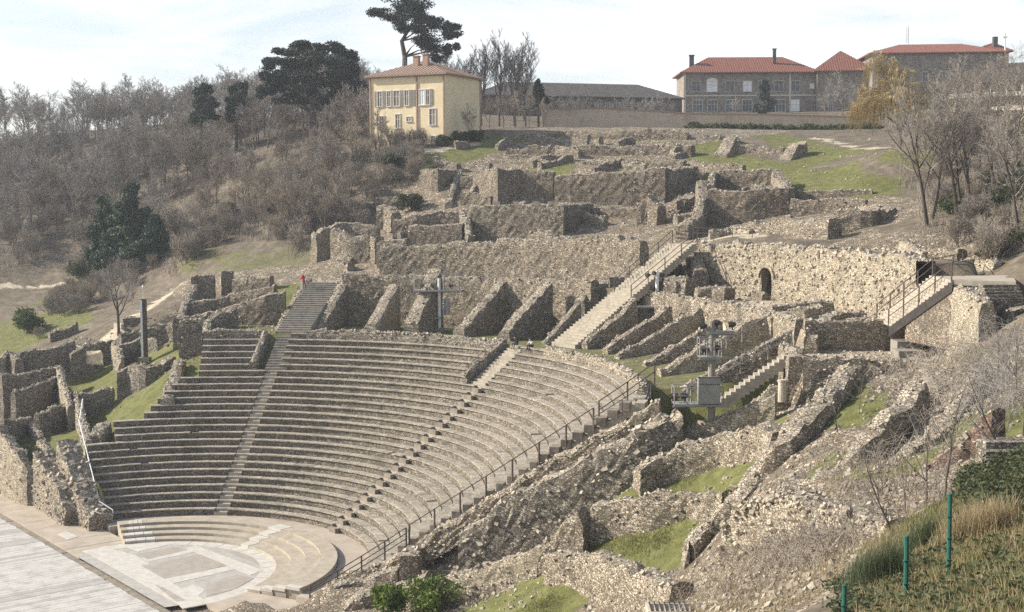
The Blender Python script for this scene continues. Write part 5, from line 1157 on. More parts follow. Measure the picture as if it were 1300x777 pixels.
# small rounded evergreens on the skyline
for (x, y0, y1, w_, lb) in ((258, 106, 146, 21, 'rounded dark evergreen on the skyline, broader of the pair'), (303, 103, 142, 19, 'rounded dark evergreen on the skyline, narrower of the pair')):
    b0 = on_ground(x, 226); pads = [(x+w_*.55*math.cos(k*2.4)*(.4+.6*(k % 3)/2), y0+6+(y1-y0)*k/9, w_*(.35+.35*min(1, k/4)), 6, (k % 3-1)*1.2) for k in range(10)]
    pad_tree('evergreen_tree', lb, b0, [b0, b0+[0, 0, 5], PD(x, y0+8, 226)], [.3, .25, .1], pads, 226, 'needle_dark', 9000, .3, boughs=False)
# the blue-green pine group by the path
for i, (x, lb, dd, top, wd) in enumerate(((168, 'big blue-green pine beside the path, the fullest of the clump', 184, 230, 40), (196, 'shorter pine leaning out on the open side of the clump', 182, 272, 24), (132, 'darker pine half hidden on the wood side of the clump', 188, 248, 28))):
    b0 = on_ground(x, dd); yb = pix(b0)[1]; H_ = yb-top; pads = []; rp = np.random.RandomState(60+i)
    for k in range(26):
        t = (k+.5)/26; wv = wd*(.10+1.05*t); pads.append((x+(rp.rand()-.5)*2*wv*.8, top+6+(H_*.80)*t, wv*.42+4, 6+3*rp.rand(), (rp.rand()-.5)*wv*.14))
    pad_tree('pine_tree', lb, b0, [b0+[0, 0, -.5], b0+[.2, 0, 4], PD(x, top+10, dd)], [.28, .22, .06], pads, dd, 'needle_blue', 15000, .26, flat=.1, sub=6)
# poplars and trees behind the house
pop = tree_proto('poplar_tree', 'tall slim bare tree behind the yellow house', 'tree', 'slim bare trees behind the house', 'bark', 'twig_grey', seed=31, H=17, r0=.25, spread=.42, up=.5, first=.22, lenf=.48, twig=.02, n=(10, 6, 5, 4, 3))
for x, d, s in ((592, 222, .86), (612, 226, .92), (634, 224, 1.02), (655, 222, 1.0), (668, 225, .92), (576, 224, .8)): put(pop, on_ground(x, d), rt.rand()*6.28, s)
for x, d, s in ((622, 205, .45), (640, 207, .5), (655, 206, .5), (672, 208, .5), (690, 210, .42), (600, 206, .42), (596, 189, .5), (483, 186, .62)): put(slope, on_ground(x, d), rt.rand()*6.28, s*1.3, 'small bare tree in the scrub around the yellow house', 'small trees near the house')
b0 = on_ground(684, 225); pad_tree('conifer_tree', 'small dark spiky conifer between the house and the park wall', b0, [b0, b0+[0, 0, 4], PD(683, 100, 225)], [.2, .15, .04], [(683,108,5,7,0),(682,118,9,7,0),(686,128,12,6,0),(680,134,12,6,1)], 225, 'needle_dark', 2500, .25, boughs=False)
b0 = PD(972, 146, 288); b0[2] = 43; pad_tree('conifer_tree', 'dark pointed conifer in front of the convent windows', b0, [b0, b0+[0, 0, 4], PD(972, 102, 288)], [.3, .2, .04], [(972,106,4,6,0),(972,114,7,6,0),(971,122,9,6,0),(973,130,11,6,0),(971,138,13,6,0)], 288, 'needle_dark', 3500, .3, boughs=False)
cb_ = tree_proto('bare_tree', 'bare rounded tree in front of the convent wall', 'tree', 'bare trees by the convent', 'bark', 'twig_grey', seed=33, H=10, r0=.2, spread=.8, first=.2, twig=.022)
for x, d, s in ((640, 248, .5), (665, 246, .6), (700, 247, .65), (722, 250, .6), (745, 248, .7), (765, 246, .5), (815, 248, .6), (1068, 280, 1.0), (1045, 284, .6), (930, 288, .4), (1086, 270, .7), (800, 255, .6), (830, 252, .65), (780, 250, .5), (850, 250, .55)): put(cb_, on_ground(x, d)*[1, 1, 1], rt.rand()*6.28, s)
# yellow willow
wb = on_ground(1142, 160); wt, wc = bare_tree(41, 13.5, .34, 5, (10, 7, 6, 5, 3), spread=.72, first=.3, lenf=.5, up=-.22, twig=.016)
we = empty('willow_tree', wb); tag(we, 'golden weeping willow with drooping twigs beside the convent', 'tree')
mk('trunk', np.array(wt.V)+wb, wt.F, 'bark', we); mk('crown', np.array(wc.V)+wb, wc.F, 'willow_twig', we)
rs = np.random.RandomState(8); mb = MB(); WV = np.array(wc.V); WV = WV[WV[:, 2] > 4.2]
for _ in range(2200):
    p = WV[rs.randint(len(WV))]
    if p@RH > 1.0 and rs.rand() < .7: continue
    o = np.array([p[0], p[1], 0]); R_ = np.linalg.norm(o); o = o/(R_+1e-6); Ln = .6+rs.rand()*2.4; p = p+wb
    mb.tube([p, p+o*.2+[0, 0, -Ln*.3], p+o*.3+[0, 0, -Ln]], [.022, .02, .01], 3, cap=False)
mb.build('hanging_twigs', 'willow_twig', we)
# right hand bare trees
rtree = [tree_proto('bare_tree', 'bare dark tree with leaning trunk on the bank right of the lawn', 'tree', 'bare trees on the right bank', 'bark_dark', 'twig_brown', seed=51, H=14, r0=.20, lean=(-.12, -.05), spread=.62, first=.4, twig=.013),
         tree_proto('bare_tree', 'bare dark tree with forked crown on the bank right of the lawn', 'tree', 'bare trees on the right bank', 'bark_dark', 'twig_tan', seed=52, H=13, r0=.18, lean=(.1, 0), spread=.6, first=.4, twig=.013)]
for i, (x, y, d, s) in enumerate(((1178, 288, 118, .98), (1183, 283, 121, .95), (1216, 281, 119, .92), (1222, 280, 121, 1.0), (1232, 281, 120, .9), (1290, 270, 112, .95), (1262, 262, 128, .95), (1236, 225, 150, .9), (1212, 225, 152, .9), (1275, 215, 155, .95), (1240, 235, 142, .95), (1310, 240, 125, 1.0), (1295, 300, 100, .75))):
    put(rtree[i % 2], on_ground(x, d, y), rt.rand()*6.28 if i > 1 else (.6*i), s)
cnt = 0
while cnt < 46:
    x = 1165+150*rt.rand(); d = 95+65*rt.rand(); p = on_ground(x, d); y = pix(p)[1]
    if y > 340 or (x < 1195 and y > 270) or (x < 1230 and y > 315): continue
    put(shrubs[cnt % 2], p, rt.rand()*6.28, .55+.4*rt.rand(), ['leafless tan brushwood on the bank at the right edge', 'leafless brown brushwood on the bank at the right edge'][cnt % 2], 'brushwood on the right bank'); cnt += 1
# tree by the path (dark bare) and scrub on the left
pt = tree_proto('bare_tree', 'dark bare tree with a straight trunk between path and square lamp post', 'tree', None, 'bark_dark', 'twig_grey', seed=55, H=9.5, r0=.2, spread=.6, first=.35, twig=.016)
put(pt, on_ground(147, 151), .4, 1.0)
for x, d, s in ((75, 172, .95), (95, 170, .9), (110, 173, .8), (60, 174, .7), (128, 172, .7), (85, 178, .9), (45, 160, .5)): put(shrubs[int(x) % 2], on_ground(x, d), rt.rand()*6.28, s, 'leafless grey scrub beside the lawn left of the path', 'scrub by the left lawn')
cnt = 0
while cnt < 34:
    x = -10+235*rt.rand(); d = 158+32*rt.rand(); p = on_ground(x, d); y = pix(p)[1]
    if y < 338 or y > 402 or (x < 60 and y > 375) or (y > 372+(150-x)*.35 and x > 90): continue
    put(shrubs[cnt % 2], p, rt.rand()*6.28, .5+.45*rt.rand(), ['leafless tan scrub on the earth bank left of the path', 'leafless brown scrub on the earth bank left of the path'][cnt % 2], 'scrub on the left bank'); cnt += 1
def bush(name, label, base, rad, n, size, leafm, kind=None, group=None, stems=7):
    rs = np.random.RandomState(int(abs(base[0]*31+base[1]*17)) % 9999); e = empty(name, base); tag(e, label, 'bush', group)
    mb = MB()
    for _ in range(stems): o = (rs.rand(3)-.5)*np.array([1.4, 1.4, .6])*np.array(rad); mb.tube([np.asarray(base)+[0, 0, -.2], np.asarray(base)+o*.4+[0, 0, rad[2]*.5], np.asarray(base)+o+[0, 0, rad[2]*.9]], [.05, .035, .01], 4)
    mb.build('stems', 'bark', e); V = []
    for _ in range(16):
        o = (rs.rand(3)-.5)*2*np.array([.62, .62, .45])*np.array(rad); V.append(leaves(rs, n//16, size, np.asarray(base)+o+[0, 0, rad[2]*.75], np.array(rad)*.42, .2))
    crown_obj('foliage', np.concatenate(V), leafm, e)
bush('laurel_bush', 'round green laurel bush on the left lawn', on_ground(32, 166)+[0, 0, .2], (2.4, 2.4, 2.0), 3200, .17, 'leaf_green')
for x, y, z, s, lb in ((498, 776, 1.6, 1.25, 'bright green leafy bush at the foot of the rounded rubble wall, smaller clump'), (556, 782, 1.8, 1.75, 'bright green leafy bush at the foot of the rounded rubble wall, larger clump')):
    bush('leafy_bush', lb, PZ(x, y, z), (s*1.1, s, s*.85), 2600, .13, 'leaf_bright')
bush('leafy_bush', 'spiky green bush beside the sunlit stair wall', PZ(686, 412, 14.2), (1.3, 1.2, 1.1), 1500, .12, 'leaf_reed')
for x, d, s, lb in ((522, 168, 1.7, 'dark ivy clump hanging on the upper left terrace wall'), (482, 184, 1.4, 'low dark hedge bush left of the house track'), (500, 181, 1.4, 'low dark hedge bush beside the house track bend'), (565, 187, 1.2, 'dark bush at the corner of the yellow house'), (585, 189, 1.3, 'dark bush under the shaded house wall'), (605, 190, 1.3, 'dark bush at the far end of the shaded house wall'), (290, 190, 1.6, 'small blue-green evergreen bush on the grassy slope'), (95, 200, 2.0, 'dark evergreen bush beside the pine clump'), (262, 185, 1.0, 'small dark evergreen bush below the slope trees')):
    b0 = on_ground(x, d); b0[2] += .1; bush('evergreen_bush', lb, b0, (s, s, s*.8), 1500, .2, 'leaf_ivy')
for i in range(20):
    x = 880+i*12; b0 = on_ground(x, 205+(i % 3)*5); bush('hedge_bush', 'low dark shrub in the hedge line below the park wall', b0, (1.5, 1.1, .7), 500, .2, 'leaf_ivy', group='hedge shrubs below the park wall', stems=3)
for i in range(16):
    x = 1205+i*7; b0 = on_ground(x, 122+(i % 4)*5, 240); bush('hedge_bush', 'dark low evergreen shrub among the right bank trees', b0, (1.5, 1.3, .9), 500, .18, 'leaf_ivy', group='evergreen shrubs on the right bank', stems=3)
for i in range(5):
    b0 = on_ground(1255+i*11, 98+(i % 2)*4, 320); bush('hedge_bush', 'dark green shrub behind the low wall at the stair landing', b0, (1.3, 1.1, .7), 600, .12, 'leaf_ivy', group='shrubs at the stair landing', stems=3)
# ------------------------------------------------------------------ foreground growth, bottom right
rs = np.random.RandomState(17)
def fore_pt(xa, xb, da, db):
    x = xa+(xb-xa)*rs.rand(); d = da+(db-da)*rs.rand(); p = PD(x, 640, d); return np.array([p[0], p[1], 0])
def lay(P_):
    P_ = np.array(P_); P_[:, 2] = ground(P_[:, 0], P_[:, 1]); return P_
def blades(P_, h, wd, leanf=.5):
    n = len(P_); a = rs.rand(n)*6.283; hh = h*(.5+.8*rs.rand(n)); s = np.stack([np.cos(a), np.sin(a), 0*a], -1)*wd; l = np.stack([np.sin(a*1.7), np.cos(a*1.7), 0*a], -1)*(hh*leanf*rs.rand(n))[:, None]
    up = np.stack([0*a, 0*a, hh], -1); return np.stack([P_-s, P_+s, P_+s*.6+l*.35+up*.6, P_-s*.6+l*.35+up*.6, P_+s*.6+l*.35+up*.6, P_-s*.6+l*.35+up*.6, P_+l+up*.95, P_+l+up*.96], 1)
def grass_obj(name, label, P_, h, wd, m, leanf=.5):
    B = blades(P_, h, wd, leanf).reshape(-1, 3); n = len(P_); Fc = []
    for i in range(n): b = i*8; Fc += [(b, b+1, b+2, b+3), (b+3, b+2, b+6)]
    o = mk(name, B, Fc, m, origin=(B[:, 0].mean(), B[:, 1].mean(), B[:, 2].min())); tag(o, label, 'grass', kind='stuff'); return o
grass_obj('grass', 'rough green and yellowish grass covering the near bank', lay([fore_pt(1120, 1340, 20, 44) for _ in range(26000)]), .28, .012, 'grass_blade')
def clump(cx, cd, rad, n, cy=640):
    c = PD(cx, cy, cd); return lay([c+np.array([rs.randn()*rad, rs.randn()*rad, 0]) for _ in range(n)])
grass_obj('dry_grass', 'tall golden dry grass tuft behind the tallest green post', np.concatenate([clump(1235, 33.5, .36, 1500), clump(1258, 33, .3, 700)]), .95, .011, 'grass_dry', .7)
grass_obj('reed_grass', 'fine dark green reedy tuft between two green posts', np.concatenate([clump(1118, 32, .3, 1000), clump(1172, 36, .3, 600), clump(1092, 33, .2, 250)]), 1.0, .008, 'leaf_reed', .8)
grass_obj('grass', 'short grass on the earth banks around the right ruin walls', lay([PZ(x+rs.randn()*14, y+rs.randn()*5, z) for x, y, z in ((860,608,10.2),(830,610,9.8),(800,690,7.5),(770,690,7.1),(835,690,7.9),(690,768,4.6),(1050,525,14.6),(1120,595,14.1),(700,690,4.2)) for _ in range(900)]), .16, .014, 'grass_blade')
grass_obj('dry_grass', 'bleached grass mixed through the near green bank', lay([fore_pt(1090, 1340, 20, 42) for _ in range(15000)]), .34, .01, 'grass_dry', .9)
grass_obj('dry_grass', 'short bleached grass and stalks over the rubble bank', lay([fore_pt(770, 1160, 36, 62) for _ in range(14000)]), .26, .008, 'grass_dry', .9)
V = []
for _ in range(150):
    c = lay([fore_pt(1060, 1330, 22, 36)])[0]
    if pix(c)[1] < 690 and rs.rand() < .75: continue
    V.append(leaves(rs, 70, .075, c+[0, 0, .12], (.45, .45, .22), .1, .5))
V = np.concatenate(V); tag(mk('ivy', V, quads(V), 'leaf_ivy', origin=(V[:, 0].mean(), V[:, 1].mean(), V[:, 2].min())), 'dark glossy ivy creeping over the near bank', 'ivy', kind='stuff')
V = []
for _ in range(150):
    c = lay([PD(1225+90*rs.rand(), 600, 34+14*rs.rand())])[0]; V.append(leaves(rs, 70, .085, c+[0, 0, .3], (.55, .55, .45), .1, .3))
V = np.concatenate(V); tag(mk('ivy', V, quads(V), 'leaf_ivy', origin=(V[:, 0].mean(), V[:, 1].mean(), V[:, 2].min())), 'dark green ivy bushes in the hollow below the brick wall', 'ivy', kind='stuff')
def under(n, xa, xb, da, db, keep):
    Q = []
    while len(Q) < n:
        xs = xa+(xb-xa)*rs.rand(4000); ds = da+(db-da)*rs.rand(4000); P_ = lay([PD(x, 260, d) for x, d in zip(xs, ds)]); cl = fbm(P_[:, 0]*.25, P_[:, 1]*.25, 3)
        Q += [p for p, c in zip(P_, cl) if c > .36 and keep(*pix(p)[:2])]
    return np.array(Q[:n])
def undergrowth(label, P_, h, m):
    B = blades(P_, h, .016, 1.1).reshape(-1, 3); Fc = []
    for i in range(len(P_)): b = i*8; Fc += [(b, b+1, b+2, b+3), (b+3, b+2, b+6)]
    tag(mk('undergrowth', B, Fc, m, origin=(B[:, 0].mean(), B[:, 1].mean(), B[:, 2].min())), label, 'undergrowth', kind='stuff')
kp = lambda x, y: (y < 332 or (x < 225 and y < 352)) and not (255 < x < 365 and y > 308) and not (x > 440 and y > 245) and not (x > 500 and y > 185)
undergrowth('dead brown undergrowth covering the hillside between the bare trees', under(34000, -60, 520, 160, 285, kp), 1.3, 'twig_brown')
undergrowth('pale dead stalks and low scrub on the hillside', under(16000, -60, 480, 160, 230, kp), 1.0, 'twig_tan')
undergrowth('dead stalks under the trees of the right bank', under(9000, 1140, 1330, 92, 165, lambda x, y: y < 320 and not (x < 1165 and y > 240)), .8, 'twig_tan')
# brambles: arching thin canes over rubble
def canes(name, label, pts, n, L, m, r=.011):
    mb = MB()
    for _ in range(n):
        p = pts[rs.randint(len(pts))]+rs.randn(3)*[.5, .5, .05]; a = rs.rand()*6.283; d = np.array([math.cos(a), math.sin(a), 0]); l = L*(.5+rs.rand()); h = l*(.25+.45*rs.rand())
        mb.tube([p, p+d*l*.3+[0, 0, h], p+d*l*.65+[0, 0, h*1.1], p+d*l+[0, 0, h*.45]], [r, r*.8, r*.6, r*.3], 3, cap=False)
        if rs.rand() < .6: q = p+d*l*.45+np.array([0, 0, h]); e2 = rs.randn(3)*.35*l; e2[2] = abs(e2[2]); mb.tube([q, q+e2], [r*.6, r*.25], 3, cap=False)
    tag(mb.build(name, m), label, 'brambles', kind='stuff')
canes('brambles', 'dry pale bramble canes tangled over the foreground wall', list(lay([fore_pt(900, 1120, 42, 54) for _ in range(60)])), 500, 1.2, 'twig_tan')
canes('brambles', 'brown bramble tangle above the big stone wall by the saplings', list(lay([fore_pt(1000, 1220, 46, 62) for _ in range(80)])), 650, 1.3, 'twig_brown')
canes('brambles', 'grey leafless brush growing over the rubble heap by the grass court', list(lay([PD(1130+110*rs.rand(), 500, 62+16*rs.rand()) for _ in range(70)])), 650, 1.2, 'twig_pale')
canes('brambles', 'thin brambles hanging on the rough brown piers at the right edge', list(lay([PD(1240+70*rs.rand(), 480, 56+18*rs.rand()) for _ in range(60)])), 600, 1.5, 'twig_grey')
canes('brambles', 'low dry brush along the bottom edge under the cross walls', list(lay([fore_pt(760, 1000, 50, 62) for _ in range(60)])), 420, .9, 'twig_tan')
sap = [tree_proto('sapling', 'slim pale bare sapling in front of the brick wall', 'tree', 'bare saplings before the brick wall', 'bark', 'twig_pale', seed=61, H=5.2, r0=.05, lev=3, n=(7, 4, 3, 2), spread=.6, first=.3, twig=.006, lenf=.42),
       tree_proto('sapling', 'leaning dark bare sapling in front of the brick wall', 'tree', 'bare saplings before the brick wall', 'bark_dark', 'twig_brown', seed=62, H=4.6, r0=.045, lev=3, n=(6, 4, 3, 2), lean=(-.45, .1), spread=.55, first=.3, twig=.006, lenf=.42)]
for i, (x, y, d, s, rz) in enumerate(((1198, 655, 44, 1.05, .4), (1137, 690, 43, .9, .3), (1175, 640, 47, 1.0, 2.0), (1292, 560, 46, 1.1, 1.0), (1150, 650, 48, .7, 4.0), (1240, 620, 46, .8, 5.0), (1120, 640, 52, .6, 3), (1065, 560, 66, .6, 2), (1090, 540, 68, .55, 1))):
    put(sap[i % 2], on_ground(x, d, y), rz, s)
# near tangle of the right edge: thin trees on the rough brown pier
for x, y, d, s in ((1290, 470, 60, .8), (1268, 450, 66, .7), (1300, 520, 52, .8)): put(sap[0], on_ground(x, d, y), x, s, 'thin pale bare tree on the rough brown pier', 'thin trees at the right edge')
# ------------------------------------------------------------------ railings, towers, stair, posts, people
def railing(name, label, pts, h=1.05, bars=(1.0, .55), post=.05, bar=.04, m='rail_brown', gap=None, group=None):
    """handrail with a post at every point and bars between"""
    e = empty(name, pts[0]); tag(e, label, 'railing', group)
    for p in pts: mb = MB(); mb.bar(np.asarray(p)-[0, 0, .25], np.asarray(p)+[0, 0, h], post); mb.build('post', m, e)
    for b_ in bars:
        mb = MB()
        for i in range(len(pts)-1): mb.bar(np.asarray(pts[i])+[0, 0, h*b_], np.asarray(pts[i+1])+[0, 0, h*b_], bar)
        mb.build('rail', m, e)
    return e
zr = lambda r: Z1+(r-RR1)*H1/D1
railing('handrail', 'dark handrail with three bars beside the orchestra end of the seats', [pol(r, a, zr(r)-.1) for r, a in ((14.6, 22), (15.6, 28.5), (16.8, 32.5), (18.2, 34.6), (19.6, 35.6))], 1.15, (1.0, .68, .36), .08, .055)
railing('handrail', 'long dark handrail climbing the ruined edge of the sunlit seats', [pol(r, 35.7+(r-19)*.02, zr(r)-.05) for r in np.linspace(19.8, 32.2, 8)], 1.15, (1.0,), .09, .06)
railing('handrail', 'upper dark handrail with two bars at the top of the sunlit seats', [pol(r, 36.6+(r-32)*1.6, zr(r)+.15) for r in (32.4, 34.0, 35.6)], 1.15, (1.0, .5), .08, .055)
railing('handrail', 'short dark handrail on the rubble flank beside the top stair blocks', [pol(r, 33.2, zr(r)-.3) for r in (32.6, 34.4, 36.2)], .8, (1.0,), .05, .05)
railing('handrail', 'short light handrail beside the dark sunken flight in the top rows', [pol(r, 95.6, zr(r)) for r in (30.6, 32.6)], 1.0, (1.0,), .05, .04)
def srail(a, r0, r1, n): return [pol(r, a, 13.5+(r-37.8)*(8.4/14.4)+.05) for r in np.linspace(r0, r1, n)]
railing('handrail', 'dark handrail on the shaded side of the long sunlit stair', srail(90.6, 45.0, 52.4, 5), 1.05, (1.0, .5), .07, .05)
railing('handrail', 'dark handrail on the open side of the long sunlit stair', srail(87.0, 44.5, 52.4, 5), 1.05, (1.0, .5), .07, .05)
railing('handrail', 'low fence along the bright terrace at the stair head', [PD(x, y, d) for x, y, d in ((880, 302, 131), (906, 303, 129), (930, 303, 128), (955, 303, 127))], 1.0, (1.0, .5), .05, .035)
railing('handrail', 'grey handrail between the sloping wall and small pale stair', [PA(x, y, 49) for x, y in ((872, 505), (905, 488), (940, 470), (975, 452), (1005, 436))], .9, (1.0, .5), .06, .045, 'metal_grey')
# white edge rail on the left end of the seats
mb = MB(); pts = [pol(row_r(k), 169.7, row_z(k)+.42) for k in (2, 5, 8, 11, 13)]+[pol(27.5, 168.5, 7.0), pol(31, 167, 8.2)]
mb.tube(pts, .05, 6); p0 = np.array(pts[0]); q = pol(row_r(1)-.3, 166.6, Z1+.35); mb.tube([p0, p0+[0, 0, -.5]], .05, 6); mb.tube([p0, q], .05, 6); mb.tube([q, q+[0, 0, -.45]], .05, 6)
for p in pts[1:]: mb.tube([p, np.array(p)+[0, 0, -.9]], .05, 5)
tag(mb.build('edge_rail', 'metal_white'), 'white pipe rail down the left end of the shaded seats', 'railing')
# lighting towers
def tower(label, foot, H, rad, decks, m='metal_grey', cab=None, arms=(), dish=None, polem=None):
    e = empty('lighting_tower', foot); tag(e, label, 'lighting tower'); foot = np.asarray(foot, float)
    mb = MB(); mb.tube([foot+[0, 0, -.6], foot+[0, 0, H*.6], foot+[0, 0, H]], [rad, rad, rad*.85], 10); mb.build('pole', polem or m, e)
    mb = MB(); mb.box(foot, RH, FH, rad*2.4, rad*2.4, foot[2]-.5, foot[2]+.25); mb.build('footing', 'dark_stone', e)
    for z, l0, l1, dep, rails in decks:
        c = foot+[0, 0, z]; mb = MB()
        for k in range(7): t = l0+(l1-l0)*(k+.5)/7; mb.box(c+RH*t, RH, FH, (l1-l0)/14*.9, dep, c[2]-.05, c[2])
        mb.bar(c+RH*l0-FH*dep+[0, 0, -.1], c+RH*l1-FH*dep+[0, 0, -.1], .1); mb.bar(c+RH*l0+FH*dep+[0, 0, -.1], c+RH*l1+FH*dep+[0, 0, -.1], .1); mb.bar(c+RH*l0+[0, 0, -.2], c+RH*l1+[0, 0, -.2], .14)
        mb.build('deck', m, e)
        if rails:
            mb = MB()
            for s in (-1, 1):
                for k in range(4): t = l0+(l1-l0)*k/3; mb.bar(c+RH*t+FH*dep*s, c+RH*t+FH*dep*s+[0, 0, rails], .045)
                for q in (1, .5): mb.bar(c+RH*l0+FH*dep*s+[0, 0, rails*q], c+RH*l1+FH*dep*s+[0, 0, rails*q], .04)
            for t in (l0, l1):
                for q in (1, .5): mb.bar(c+RH*t-FH*dep+[0, 0, rails*q], c+RH*t+FH*dep+[0, 0, rails*q], .04)
            mb.build('guard_rail', m, e)
    if cab:
        z0, z1, t0, t1, cm = cab; c = foot+RH*(t0+t1)/2-FH*(rad+.32); mb = MB(); mb.box(c, RH, FH, (t1-t0)/2, .28, foot[2]+z0, foot[2]+z1); k = mb.build('cabinet', cm, e)
        mb = MB(); c2 = c-FH*.29; mb.box(c2, RH, FH, (t1-t0)/2*.94, .012, foot[2]+z0+(z1-z0)*.74, foot[2]+z0+(z1-z0)*.76); mb.box(c2, RH, FH, (t1-t0)/2+.05, .03, foot[2]+z1, foot[2]+z1+.05); mb.build('cabinet_trim', 'metal_dark', k)
    for t, z in arms:
        c = foot+RH*t+[0, 0, z]; d = (np.array([0, 0, 2.])-foot); d[2] = -4; d /= np.linalg.norm(d); mb = MB(); mb.tube([c-d*.22, c-d*.05, c+d*.2], [.08, .16, .2], 8); mb.bar(c, c+[0, 0, -.35], .05); mb.build('floodlight', 'metal_dark', e)
    if dish:
        t, z, h, r_ = dish; c = foot+RH*t+[0, 0, z]-FH*.2; mb = MB(); mb.tube([c, c+[0, 0, h*.85], c+[0, 0, h]], [r_, r_, r_*.7], 12); mb.build('round_tank', 'metal_grey', e)
    return e
k124 = 124/FPX
f1 = PZ(558, 419, 13.5)
tower('white lighting tower with railed deck above the grass buttresses', f1, 5.0, .16, [(3.9, -2.4, 1.9, .7, 1.6), (1.3, -2.2, .2, .5, 0), (.12, -2.4, 5.2, .25, 0)], 'metal_grey', None, [(-1.6, 4.3), (-.6, 4.3), (1.2, 4.3)], (.75, 1.5, 1.6, .3), 'metal_white')
f2 = PZ(834, 424, 14.2)
tower('slim lighting mast with dark cabinet among the long radial walls', f2, 5.6, .17, [(2.5, -3.4, 1.6, .6, 0), (.5, -2.3, .5, .5, 1.3)], 'metal_grey', (.6, 2.1, .1, 1.2, 'shutter_grey'), [(-.8, 5.2), (-.2, 5.4), (.5, 5.2), (-.6, 4.2), (.4, 4.2)], None, 'metal_white')
f3 = PA(903, 553, 33)
tower('thick lighting tower with pale grey cabinet and two railed decks', f3, 6.9, .22, [(2.0, -2.3, .6, .6, 1.0), (4.8, -.8, .5, .5, 1.1), (6.3, -.3, 1.3, .2, 0)], 'metal_grey', (2.05, 3.6, -.9, .4, 'metal_grey'), [(-.5, 6.6), (.3, 6.8), (1.2, 6.7), (-1.6, 2.4), (-2.2, 2.4), (-.4, 5.2), (.3, 5.3)], None, 'shutter_grey')
# stretcher rail deck beside it
railing('handrail', 'grey guard rail on the radial wall beside the thick lighting tower', [PA(x, y, 56) for x, y in ((905, 446), (922, 438), (942, 430))], 1.1, (1.0, .5), .05, .04, 'metal_grey')
# square lamp post on the left
f4 = PZ(184, 455, 9.7); e = empty('lamp_post', f4); tag(e, 'square dark lamp post with sunlight painted on one side, standing on grass in the left ruins', 'lamp post')
mb = MB(); mb.box(f4, RH, FH, .27, .27, f4[2]-.5, f4[2]+6.2); mb.build('post', 'rail_brown', e)
mb = MB(); mb.box(f4-RH*.17-FH*.285, RH, FH, .11, .015, f4[2]+.2, f4[2]+6.1); mb.build('sunlit_strip', 'metal_white', e)  # pale strip painting sunlight on the left side of the post
mb = MB(); mb.tube([f4+[0, 0, 6.2], f4+[0, 0, 7.5]], [.03, .02], 6); mb.tube([f4+[0, 0, 7.3], f4+[0, 0, 7.5], f4+[0, 0, 7.65]], [.08, .12, .04], 8); mb.build('lamp_head', 'metal_white', e)
mb = MB(); mb.box(f4, RH, FH, .55, .55, f4[2]-.3, f4[2]+.12); mb.build('footing', 'dark_stone', e)
# modern wooden stair on the right
ws = empty('wooden_stair', PZ(1122, 408, 17.0)); tag(ws, 'modern timber stair with dark stringer and handrails against the arch wall', 'stairs')
BL, BR = PZ(1113, 406, 17.6), PZ(1128, 413, 17.6); TL, TR = PZ(1184, 350, 21.1), PZ(1208, 355, 21.1); ns = 17
for i in range(ns):
    t0, t1 = i/ns, (i+1.15)/ns; z = 17.55+(21.1-17.55)*(i+1)/ns; mb = MB(); q = [BL+(TL-BL)*t0, BR+(TR-BR)*t0, BR+(TR-BR)*t1, BL+(TL-BL)*t1]
    mb.hexa([(*p[:2], z-.20) for p in q], [(*p[:2], z) for p in q]); mb.build('tread', 'wood_step', ws)
mb = MB(); o = (BR-BL); o[2] = 0; o /= np.linalg.norm(o); a, b_ = BR+o*.1, TR+o*.1
mb.hexa([a+[0, 0, -.75], a+o*.12+[0, 0, -.75], b_+o*.12+[0, 0, -.72], b_+[0, 0, -.72]], [a+[0, 0, -.12], a+o*.12+[0, 0, -.12], b_+o*.12+[0, 0, -.12], b_+[0, 0, -.12]]); mb.build('stringer', 'metal_dark', ws)
mb = MB(); g0 = BR+(TR-BR)*.30; mb.add([g0+[0, 0, -1.9], TR+[0, 0, -4.4], TR+[0, 0, -.75], g0+[0, 0, -.75], g0-o*.3+[0, 0, -1.9], TR-o*.3+[0, 0, -4.4], TR-o*.3+[0, 0, -.75], g0-o*.3+[0, 0, -.75]], [(0, 1, 2, 3), (7, 6, 5, 4), (0, 4, 5, 1), (3, 2, 6, 7)]); mb.build('side_panel', 'rubble_brown', ws)
LA = [TL+(TL-BL)*.0, TR, PZ(1290, 357, 21.1), PZ(1285, 349, 21.1)]; mb = MB(); mb.hexa([(*p[:2], 20.75) for p in LA], [(*p[:2], 21.08) for p in LA]); mb.build('landing', 'wood_step', ws)
railing('handrail', 'dark handrail on the near side of the timber stair', [BR+(TR-BR)*t+[0, 0, .1] for t in (0, .25, .5, .75, 1)], 1.0, (1.0, .5), .07, .045)
railing('handrail', 'dark handrail on the wall side of the timber stair', [BL+(TL-BL)*t+[0, 0, .1] for t in (0, .25, .5, .75, 1)]+[PZ(1210, 342, 21.2), PZ(1222, 338, 21.2)], 1.0, (1.0, .5), .07, .045)
# stepped path on the left
e = empty('path_steps', PD(150, 412, 152)); tag(e, 'timber edged steps of the sandy path climbing left of the ruins', 'steps')
Q = np.array([PD(*t) for t in [(238,366,166),(212,376,163),(185,392,158),(150,412,153),(104,437,151)]]); T_, s_ = resample(Q, 1.4)
for i in range(len(T_)-1):
    d = T_[i+1]-T_[i]; d[2] = 0; d /= np.linalg.norm(d); n_ = np.array([-d[1], d[0], 0]); z = gz(T_[i][0], T_[i][1]); mb = MB(); mb.box(T_[i], n_, d, 1.5, .09, z-.3, z+.16); mb.build('riser', 'wood_step', e)
